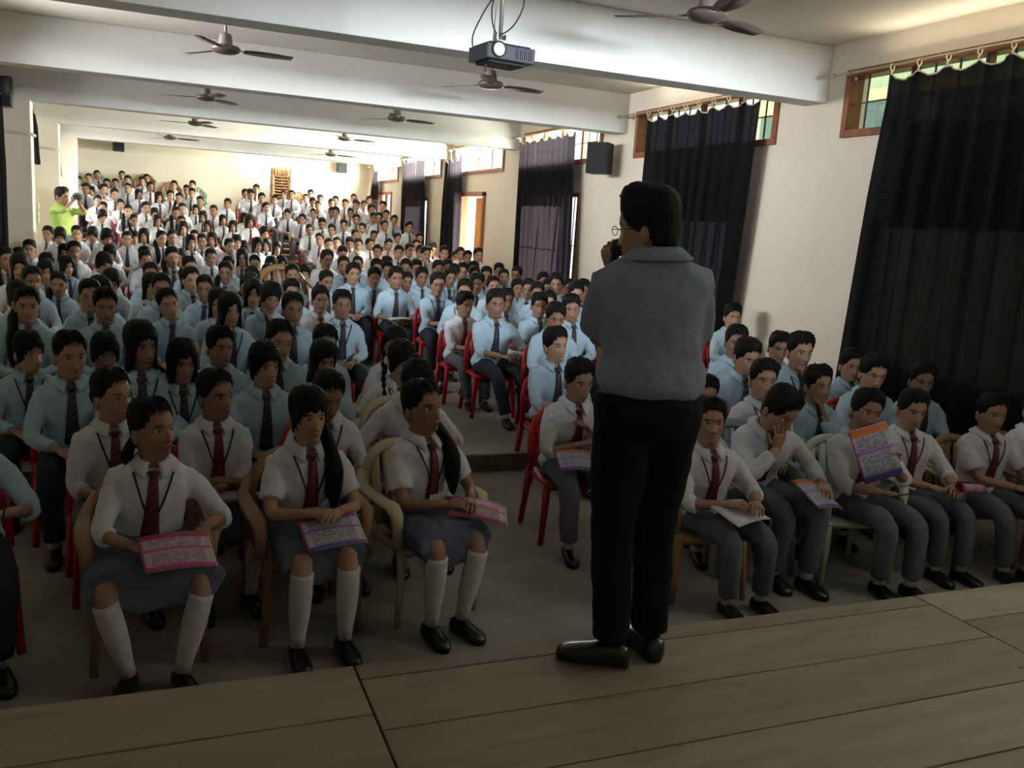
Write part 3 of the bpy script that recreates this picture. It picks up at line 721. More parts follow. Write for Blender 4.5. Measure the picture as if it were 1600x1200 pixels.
def figure(parent, kind='boy', lod=0, pose=None, hair='short', skirt=False, sleeves='long', shirt='white_shirt', tie='maroon_tie', legs='grey_trousers',
           hands=None, feet=None, knees=None, palms=None, curl=(.5, .5), lanyard=False, glasses=False, tail=None, seed=0, standing=False, hideleg=False, badge=True,
           thick=.0065, top=.024, messy=.8, poles=None, collar=True, elbows=None, hdir=None, shoe='shoe', untuck=False, slim=1.0, hirise=0):
    """one person as parts of `parent`; lod 0 near, 1 mid, 2 far"""
    rnd = random.Random(seed); girl = kind == 'girl'; pose = pose or Pose()
    wide = (.97 if girl else 1.05) * slim; T = pose.T
    seg = (14, 10, 8)[lod]; nA = (52, 30, 22)[lod]; nZ = (44, 24, 16)[lod]
    hs = (6, 5, 4)[lod]
    body = MB()
    # torso, neck and head as one surface
    u = np.linspace(0, 1, nA, endpoint=False); A = 2 * PI * u - .42 * np.sin(2 * PI * u)
    tz = np.linspace(.42, .93, 9 if lod == 0 else 6)
    a = A
    rings = []
    for z in tz:
        w, yf, yb = [np.interp(z, TORSO[:, 0], TORSO[:, i]) * .87 for i in (1, 2, 3)]
        rings.append(np.stack([w * wide * np.sin(a), np.where(np.cos(a) > 0, np.cos(a) * yf, -np.cos(a) * yb), np.full(nA, z)], 1))
    rings = T(np.array(rings))
    zf = np.concatenate([np.linspace(-.07, -.005, 4 if lod else 6), np.linspace(.002, .15, nZ), np.linspace(.162, .2235, 6 if lod else 8)])
    Hd = head_pts(zf, A, 0.0, True, girl)
    tint = np.ones(Hd.shape); X, Y_, Zh = Hd[..., 0], Hd[..., 1], Hd[..., 2]; fr = (np.cos(A) > .2)[None, :]
    gz = lambda v, s: np.exp(-(v / s) ** 2)
    lipm = np.clip(gz(X, .017) * gz(Zh - .040, .0065) * 1.3, 0, 1) * fr
    tint *= 1 - lipm[..., None] * np.array([.25, .52, .45])
    brow = np.clip(gz(np.abs(X) - .033, .014) * gz(Zh - .129 - .0, .0042) * 1.7, 0, 1) * fr
    tint *= 1 - brow[..., None] * .85
    es = .0055 if lod == 0 else .0075
    eye = np.clip(gz(np.abs(X) - .032, .013) * gz(Zh - .109, es) * 1.4, 0, 1) * fr
    tint *= 1 - eye[..., None] * (.55 if lod == 0 else .80)
    tint *= 1 - (gz(np.abs(X) - .009, .004) * gz(Zh - .059, .003) * .5 * fr)[..., None]
    tint *= 1 - (gz(X, .016) * gz(Zh - .0395, .0018) * .55 * fr)[..., None]
    scalp = sm((Zh - .165) / .02)[..., None]; tint = tint * (1 - scalp * .7)
    TT = np.concatenate([np.ones(rings.shape), tint])
    body.grid(np.concatenate([rings, pose.H(Hd)]), tint=TT)
    for s in (-1, 1):   # ears
        ep = head_pts(np.array([.088]), np.array([s * 1.62]), 0.0, False, girl)[0, 0]
        P = []
        for k, (rz, ox) in enumerate(((.4, -.012), (1, 0), (1.05, .007), (.75, .011), (.3, .009))):
            aa = np.linspace(0, 2 * PI, 9, endpoint=False)
            P.append([(ep[0] + s * ox, ep[1] + .008 + .016 * rz * math.cos(q) + (.006 if k > 1 else 0), ep[2] + .030 * rz * math.sin(q)) for q in aa])
        body.grid(pose.H(np.array(P)), tint=np.ones((5, 9, 3)) * .92)
    # arms
    hands = hands or [(-.08, -.30, .60), (.07, -.32, .60)]
    hands = [np.array(h, float) + np.array([0, 0, 0]) for h in hands]
    up, fo = .27, .235; info = []
    for i, s in enumerate((-1, 1)):
        S = T(np.array([s * .158 * wide, .004, .884])); pole = (poles[i] if poles else (s * .8, .35, -.75))
        E, Wt = ik(S, hands[i], up, fo, pole)
        path = bent(S, E, Wt); info.append((S, E, Wt, path))
        n = len(path); r = np.interp(np.linspace(0, 1, n), (0, .10, .22, .42, .5, .62, 1), (.024, .032, .040, .036, .037, .036, .024)) * (.92 if girl else 1)
        body.tube(path, np.stack([r, r], 1), seg)
        d = Wt - E; pal = palms[i] if palms else (-s * .25, .1, -1)
        if hdir and hdir[i] is not None: d = np.array(hdir[i])
        hand(body, Wt, d, pal, s if not (palms and len(palms[i]) > 3) else -s, curl[i], hs, k=.95 if girl else 1.0)
    # legs
    pz = pose.pz
    if standing:
        hips = [(-.085, .01, .50 + pz), (.085, .01, .50 + pz)]; feet = feet or [(-.10, 0, .085), (.10, 0, .085)]; kp = [(0, -1, 0)] * 2
        l1, l2 = .405, .40
        l1 = l2 = (.50 + pz - .085) / 2 * 1.003
    else:
        hips = [(-.085, -.02, .505), (.085, -.02, .505)]; feet = feet or [(-.12, -.46, .085), (.12, -.44, .085)]
        kp = knees or [(-.18, -1, .9), (.18, -1, .9)]; l1, l2 = .425, .405
    legi = []
    for i, s in enumerate((-1, 1)):
        K, An = ik(hips[i], feet[i], l1, l2, kp[i]); path = bent(hips[i], K, An, 5); legi.append((K, An, path))
        if skirt or hideleg is False:
            n = len(path); t = np.linspace(0, 1, n)
            r = np.interp(t, (0, .38, .5, .56, .68, .85, 1), (.078, .062, .050, .048, .051, .038, .032))
            body.tube(path, r, seg)
        elif not skirt and not hideleg: pass
    o_body = body.build('body', M['skin'], parent, tints=True, recalc=lod < 2)
    # eyes
    if lod == 0:
        for s in (-1, 1):
            c = head_pts(np.array([.1085]), np.array([0]), 0.0, True, girl)
            ax = math.asin(min(.99, .032 / .068)); q = head_pts(np.array([.109]), np.array([s * ax]), 0.0, True, girl)[0, 0]
            q = q + np.array([0, .0035, 0]); e = MB(); rings = []
            aa = np.linspace(0, 2 * PI, 12, endpoint=False)
            for k in range(7):
                th = PI * k / 6; rings.append([(q[0] + .0135 * math.cos(b) * math.sin(th), q[1] - .0085 * math.cos(th), q[2] + .0052 * math.sin(b) * math.sin(th) + .001 * abs(math.cos(b)) * 0) for b in aa])
            e.grid(pose.H(np.array(rings)))
            rings = [[(q[0] - s * .001 + .0058 * math.cos(b) * rr, q[1] - yy, q[2] + .0050 * math.sin(b) * rr) for b in aa] for rr, yy in ((1, .0070), (.9, .0088), (.4, .0094), (.05, .0095))]
            e.grid(pose.H(np.array(rings)), mat=1)
            e.build('eye', [M['eye_white'], M['iris']], parent)
    if glasses:
        g = MB()
        for s in (-1, 1):
            ax = .5; q = head_pts(np.array([.109]), np.array([s * ax]), 0.0, True, girl)[0, 0]
            ring = [(s * .032 + .021 * math.cos(b), -.105, .109 + .015 * math.sin(b)) for b in np.linspace(0, 2 * PI, 17)]
            g.tube(pose.H(np.array(ring)), .0013 if lod == 0 else .002, 5)
            g.tube(pose.H(np.array([(s * .053, -.104, .113), (s * .072, -.05, .113), (s * .078, .005, .108)])), .0012, 4)
        g.tube(pose.H(np.array([(-.011, -.106, .112), (0, -.108, .114), (.011, -.106, .112)])), .0012, 4)
        g.build('spectacles', M['lens_glass'], parent)
    # hair
    h = MB(); nz, na = ((30, 56), (16, 32), (11, 22))[lod]
    hair_shell(h, pose, hair, nz, na, thick, top, rnd, messy, girl)
    if hair == 'short' and lod < 2:      # tufts on top
        for k in range(34 if lod == 0 else 14):
            az = rnd.uniform(-PI, PI); zt = rnd.uniform(.190, .222)
            p = head_pts(np.array([zt]), np.array([az]), 0.0, False, girl)[0, 0]; q = p * np.array([1.02, 1.0, 1]) + np.array([0, 0, top * .6])
            dv = np.array([p[0] * .25 + rnd.uniform(-.008, .008), p[1] * .2 - .012 * messy + rnd.uniform(-.006, .006), .012 + .016 * messy * rnd.random()])
            h.tube(pose.H(np.array([q - dv * .3, q + dv * .4, q + dv])), np.array([.010, .007, .0012]), 5)
    if tail == 'bun':
        P = [[(.036 * math.sin(PI * k / 8) * math.cos(b), .11 + .036 * math.sin(PI * k / 8) * math.sin(b) * .8, .185 - .036 * math.cos(PI * k / 8)) for b in np.linspace(0, 2 * PI, 12, endpoint=False)] for k in range(9)]
        h.grid(pose.H(np.array(P)))
    sw = lambda pts, r: h.tube(np.array(catenary([tuple(p) for p in pts])), np.interp(np.linspace(0, 1, 8 * (len(pts) - 1) + 1), np.linspace(0, 1, len(r)), r), 8)
    H1 = lambda p: pose.H(np.array(p, float)); T1 = lambda p: T(np.array(p, float))
    if tail == 'pony': sw([H1((0, .09, .13)), H1((0, .135, .10)), T1((0, .155, .93)), T1((0, .14, .80))], [.02, .026, .024, .01])
    if tail in ('left', 'right'):       # long tail brought forward over one shoulder
        s = -1 if tail == 'left' else 1
        sw([H1((s * .03, .09, .10)), H1((s * .085, .05, .04)), T1((s * .10, -.045, .945)), T1((s * .105, -.125, .87)), T1((s * .10, -.150, .76)), T1((s * .11, -.150, .66))], [.025, .036, .040, .046, .040, .008])
    if tail == 'lowleft': sw([H1((-.03, .09, .07)), H1((-.08, .07, .02)), T1((-.105, .02, .955)), T1((-.11, -.02, .90))], [.02, .03, .026, .01])
    if tail == 'braids':
        for s in (-1, 1):
            pts = catenary([tuple(p) for p in (H1((s * .06, .07, .07)), H1((s * .09, .04, .0)), T1((s * .11, -.06, .92)), T1((s * .11, -.135, .80)), T1((s * .10, -.15, .68)))])
            h.tube(np.array(pts), [.017 + .005 * math.sin(k * 1.5) - .008 * k / len(pts) for k in range(len(pts))], 7)
    h.build('hair', M['hair'], parent)
    # shirt
    vox = (.0125, .019, .028)[lod]; s_ = MB()
    lo = .47 if not untuck else .40
    lo += hirise
    Z = np.concatenate([np.linspace(lo, .90, 10), [.926, .943, .953, .958]])
    R = cross_rings(Z, 28 if lod == 0 else 18, .014, wide=wide)
    if not untuck:
        wz = np.exp(-((Z - .545 - hirise * .7) / .05) ** 2) * .016; R[..., 0] *= (1 + wz * 6)[:, None]; R[..., 1] *= (1 + wz * 8)[:, None]
        tz_ = sm((Z - lo) / .03) * .12 + .88; R[..., :2] *= tz_[:, None, None]
    fa_ = np.clip(np.cos(np.linspace(0, 2 * PI, R.shape[1], endpoint=False)), 0, 1) ** 5
    R[-4:, :, 2] -= np.array([.3, .8, 1.2, 1.3])[:, None] * .034 * fa_[None, :]
    s_.grid(T(R)); cuff = MB()
    for i, s in enumerate((-1, 1)):
        S, E, Wt, path = info[i]
        inner = T(np.array([s * .09 * wide, .01, .88]))
        if sleeves == 'short': e = S + (E - S) * .72; pp = [inner, S, S + (E - S) * .35, e]; rr = [.046, .056, .062, .065]
        elif sleeves == 'rolled': e = E + (Wt - E) * .20; pp = [inner] + list(bent(S, E, Wt)[:7]) + [e]; rr = [.046, .055, .057, .055, .053, .051, .051, .050, .050]
        else: e = E + (Wt - E) * .78; pp = [inner] + list(bent(S, E, Wt, 5)); pp = pp[:-1] + [e]; rr = np.interp(np.linspace(0, 1, len(pp)), (0, .15, .5, .8, 1), (.046, .056, .052, .046, .042))
        s_.tube(pp, np.array(rr) * (.93 if girl else 1), seg)
    sho = cloth_obj(s_, 'shirt', M[shirt], parent, vox, wr=(.012, .010, .007)[lod], wscale=.085)
    if sleeves != 'long' and lod == 0:
        for i, s in enumerate((-1, 1)):
            S, E, Wt, path = info[i]
            if sleeves == 'rolled': p0, p1, r = E + (Wt - E) * .10, E + (Wt - E) * .26, .049
            else: continue
            MB().tube([p0, p0 * .7 + p1 * .3, p0 * .3 + p1 * .7, p1], np.array([r, r + .004, r + .004, r - .002]) * (.95 if girl else 1), seg).build('rolled_cuff', M[shirt], sho)
    # collar
    if collar:
        c = MB(); ang = np.linspace(math.radians(17), math.radians(343), 26 if lod == 0 else 14); P = []
        for row in range(4):
            ring = []
            for q in ang:
                f = max(0, math.cos(q)); pt = f ** 5
                if row == 0: r, z = .060, .960
                elif row == 1: r, z = .066, .986 - .022 * f
                elif row == 2: r, z = .073, .982 - .022 * f
                else: r, z = .107 + .026 * pt, .950 - .052 * pt
                ring.append((r * math.sin(q), .022 - r * math.cos(q) * 1.02 - (.008 * f if row > 2 else 0), z))
            P.append(ring)
        c.grid(T(np.array(P)), closed=False); oc = c.build('collar', M[shirt], sho, recalc=False)
        md = oc.modifiers.new('t', 'SOLIDIFY'); md.thickness = .007; PEND.append(oc)
    if tie:
        tm = MB(); zs = np.linspace(.913, .60, 9 if lod == 0 else 6); P = []
        for z in zs:
            t = (.913 - z) / .313; w = .020 + .024 * t; y = chest_y(z, 0, wide) - .004
            P.append([(-w, y + .004, z), (-w * .5, y - .003, z), (w * .5, y - .003, z), (w, y + .004, z), (w * .5, y + .007, z), (-w * .5, y + .007, z)])
        y = P[-1][1][1]; P.append([(v[0] * .1, v[1], .575) for v in P[-1]])
        tm.grid(T(np.array(P)))
        y = chest_y(.93, 0, wide) - .002
        K = [[(sx * w, y + dy, z) for sx, dy in ((-1, .006), (-.6, -.010), (.6, -.010), (1, .006), (.5, .014), (-.5, .014))] for w, z in ((.021, .947), (.025, .938), (.018, .912), (.012, .904))]
        tm.grid(T(np.array(K)))
        tm.build('tie', M[tie], parent)
    if lanyard:
        lb = MB(); zc = .685
        for s in (-1, 1):
            pts = []
            for t in np.linspace(0, 1, 7):
                z = .938 - (.938 - zc) * t; x = s * (.086 - .012 * t) * (1 - t) ** .85
                pts.append((x, chest_y(z, x, wide) - .005, z))
            pp = T(np.array(pts)); lb.tube(pp, np.tile([.0048, .0014], (7, 1)), 4, up=(0, -1, .3))
        st = lb.build('lanyard', M['navy_strap'], parent)
        if badge:
            y = chest_y(zc - .05, 0, wide) - .030; b = MB()
            cs = [(-.036, 0), (.036, 0), (.036, 1), (-.036, 1)]
            P = [[(x, y - dd, zc - .005 - .052 * (1 - q)) for x, q in cs] for dd in (0, .003)]
            b.grid(T(np.array(P))); b.build('badge', M['badge'], st, smooth=False)
    # lower clothing
    if skirt:
        k = MB(); rows = []; n = 40 if lod == 0 else 20; aa = np.linspace(0, 2 * PI, n, endpoint=False)
        kx = (legi[0][0] + legi[1][0]) / 2
        hw = abs(legi[1][0][0] - legi[0][0][0]) / 2 + .10; cx_ = kx[0]
        for t in np.linspace(0, 1, 10):
            yy = .10 + (-.40 - .10) * t; hw_ = .175 + (hw - .175) * t ** .7; hh = .115 + (.085 - .115) * t; zc = .52 - .01 * t; xx = cx_ * t
            fl = .010 * t; top_ = .055 * max(0, 1 - t * 2.2)
            rows.append([(xx + (hw_ + fl * math.cos(9 * b)) * np.sign(math.cos(b)) * abs(math.cos(b)) ** .75, yy - .05 * t * max(0, -math.sin(b)) * 0 - .03 * (1 if math.sin(b) < 0 else -.3) * t,
                          zc + (hh + top_ if math.sin(b) > 0 else hh * (1 + .55 * t)) * math.sin(b) * (1 + .10 * math.cos(15 * b) * t)) for b in aa])
        k.grid(np.array(rows)); W0 = cross_rings(np.array([.46, .52, .575]), 20, .012, wide=wide); k.grid(T(W0))
        cloth_obj(k, 'skirt', M[legs], parent, (.014, .022, .03)[lod], smooth=2, wr=.006)
        for i in range(2):
            K, An, path = legi[i]; sk = MB(); q = [An + (K - An) * t for t in (.0, .15, .4, .62, .84, .90)]
            sk.tube(q, [.036, .038, .050, .055, .054, .055], 12); sk.build('sock', M['sock'], parent)
    elif legs:
        k = MB()
        if standing:
            Z0 = np.linspace(.40, .54, 6); k.grid(T(cross_rings(Z0, 20, .012, wide=wide)))
        else:
            k.grid(cross_rings(np.array([.41, .43, .47, .52, .56]), 20, .008, wide=wide))
        for i in range(2):
            K, An, path = legi[i]; path = np.array(path); n = len(path); t = np.linspace(0, 1, n)
            path[-1] = path[-1] + (path[-2] - path[-1]) * (.05 if standing else .42)
            r = np.interp(t, (0, .3, .5, .62, 1), (.092, .080, .066, .066, .058) if not standing else (.095, .088, .072, .068, .062))
            k.tube(path, r, seg)
        cloth_obj(k, 'trousers', M[legs], parent, (.014, .022, .032)[lod], smooth=3, wr=.007, wscale=.08)
        if lod < 2:
            for i in range(2):
                K, An, path = legi[i]; MB().tube([An + (K - An) * t for t in (-.02, .12, .34)], [.037, .036, .040], 10).build('sock', M['sock'] if not standing else M['black_trousers'], parent)
    if lod < 2:
        for i in range(2):
            K, An, _ = legi[i]; f = norm((kp[i][0] * .6, -1, 0)) if not standing else norm(knees[i] if knees else (0, -1, 0)); sd = np.array([-f[1], f[0], 0]); z0 = An[2] - .085
            P = []
            for t, w, hh in ((-.065, .020, .045), (-.055, .034, .075), (-.02, .037, .088), (.03, .038, .080), (.07, .044, .066), (.115, .047, .056), (.15, .040, .048), (.172, .020, .032)):
                c = np.array([An[0], An[1], z0]) + f * t
                P.append([c + sd * w * np.sign(math.cos(b)) * abs(math.cos(b)) ** .6 + np.array([0, 0, hh * (.5 + .5 * np.sign(math.sin(b)) * abs(math.sin(b)) ** .7)]) for b in np.linspace(0, 2 * PI, 12, endpoint=False)])
            MB().grid(np.array(P)).build('shoe', M[shoe], parent)
    crown = pose.H(np.array([0, .01, .2235 + top * .9]))
    return dict(arms=info, legs=legi, crown=crown, pose=pose)
# ------------------------------------------------------------------ chairs
def chair_parts(arms):
    """meshes of a moulded plastic chair: seat, backrest, (armrests), legs; origin on the floor under the seat centre, front towards -Y"""
    out = []
    w, d, h, bh = (.235, .225, .425, .86) if arms else (.205, .205, .425, .84)
    P = []
    for k, (t, dz) in enumerate(((0, -.03), (.02, -.002), (.5, -.012), (.98, 0), (1, -.03))):
        y = -d + 2 * d * t
        P.append([(x * w, y, h + dz - .012 * math.cos(x * 1.4)) for x in np.linspace(-1, 1, 7)] + [(x * w * .97, y * .98, h + dz - .026) for x in np.linspace(1, -1, 7)])
    out.append(('seat', MB().grid(np.array(P)).mesh('seat', [None])))
    mb = MB(); n = 15; F = []
    for k in range(n):                                   # arched frame of the back
        a = PI * k / (n - 1); x = -w * .97 * math.cos(a); z = h - .02 + (bh - h) * min(1, math.sin(a) ** .42 if 0 < k < n - 1 else 0)
        F.append((x, d - .02 + .09 * (z - h) / (bh - h) - .05 * (abs(x) / w) ** 2, z))
    mb.tube(F, np.tile([.024 if not arms else .030, .012], (n, 1)), 6, up=(0, 1, 0))
    for x in (-.62, -.2, .2, .62):
        zt = h + (bh - h) * (1 - abs(x) ** 3 * .35) - .02; yb = d - .02 - .05 * x * x
        mb.tube([(x * w * .8, yb, h - .02), (x * w * .9, yb + .045, (h + zt) / 2), (x * w * .9, yb + .09, zt)], np.tile([.030 if arms else .024, .007], (3, 1)), 6, up=(0, 1, 0))
    mb.tube([(-w * .9, d + .02, h + .17), (0, d + .05, h + .18), (w * .9, d + .02, h + .17)], np.tile([.008, .022], (3, 1)), 6, up=(0, 0, 1))
    out.append(('backrest', mb.mesh('backrest', [None])))
    if arms:
        for s in (-1, 1):
            mb = MB().tube([(s * w * .96, d + .01, h + .30), (s * (w + .035), d - .08, .665), (s * (w + .045), -.02, .655), (s * (w + .04), -d + .03, .645), (s * (w + .03), -d - .005, .60), (s * (w + .02), -d - .005, .45)], [(.022, .012), (.032, .012), (.040, .012), (.042, .013), (.034, .018), (.028, .015)], 8, up=(0, 0, 1))
            out.append(('armrest', mb.mesh('armrest', [None])))
    for sx in (-1, 1):
        for sy in (-1, 1):
            x, y = sx * (w - .02), sy * (d - .02)
            mb = MB().tube([(x, y, h - .015), (x + sx * .012, y + sy * .02, .22), (x + sx * .028, y + sy * (.05 if sy > 0 else .03), .0)], [(.030, .020), (.024, .016), (.020, .013)], 6, up=(0, 1, 0))
            out.append(('leg', mb.mesh('leg', [None])))
    return out
def joined(parts):
    bm = bmesh.new()
    for _, me in parts: bm.from_mesh(me)
    me = bpy.data.meshes.new('plastic_chair'); bm.to_mesh(me); bm.free(); me.polygons.foreach_set('use_smooth', [True] * len(me.polygons))
    if not me.materials: me.materials.append(None)
    return me
CH = {True: chair_parts(True), False: chair_parts(False)}
CHJ = {k: joined(v) for k, v in CH.items()}
def set_mat(o, m):
    if not o.material_slots: o.data.materials.append(None)
    o.material_slots[0].link = 'OBJECT'; o.material_slots[0].material = m
def chair(kind, loc, rz, s, label, group, detailed=True):
    arms = kind != 'red_plastic'
    nm = 'plastic_armchair' if arms else 'plastic_chair'
    if not detailed:
        o = bpy.data.objects.new(nm, CHJ[arms]); COL.objects.link(o); set_mat(o, M[kind]); o.location = loc; o.rotation_euler = (0, 0, rz); o.scale = (s, s, s)
        return tag(o, label, 'chair', group)
    r = empty(nm, loc, rz, s); tag(r, label, 'chair', group)
    for n_, me in CH[arms]:
        o = bpy.data.objects.new(n_, me); COL.objects.link(o); o.parent = r; set_mat(o, M[kind])
    return r

def settle():
    """fixes the cloth surfaces so that copies can share them"""
    bpy.context.view_layer.update(); dg = bpy.context.evaluated_depsgraph_get(); res = []
    for o in PEND: res.append(bpy.data.meshes.new_from_object(o.evaluated_get(dg)))
    for o, me in zip(PEND, res): o.modifiers.clear(); o.data = me
    PEND.clear()
KIDS = {}
def kids(o):
    return [c for c in bpy.data.objects if c.parent == o]
def copy_person(proto, parts):
    r = proto.copy(); COL.objects.link(r)
    out = []; mp = {proto: r}
    for p in sorted(parts, key=lambda p: p.parent != proto):
        c = p.copy(); COL.objects.link(c); mp[p] = c; c.parent = mp[p.parent]; out.append(c)
    return r, out

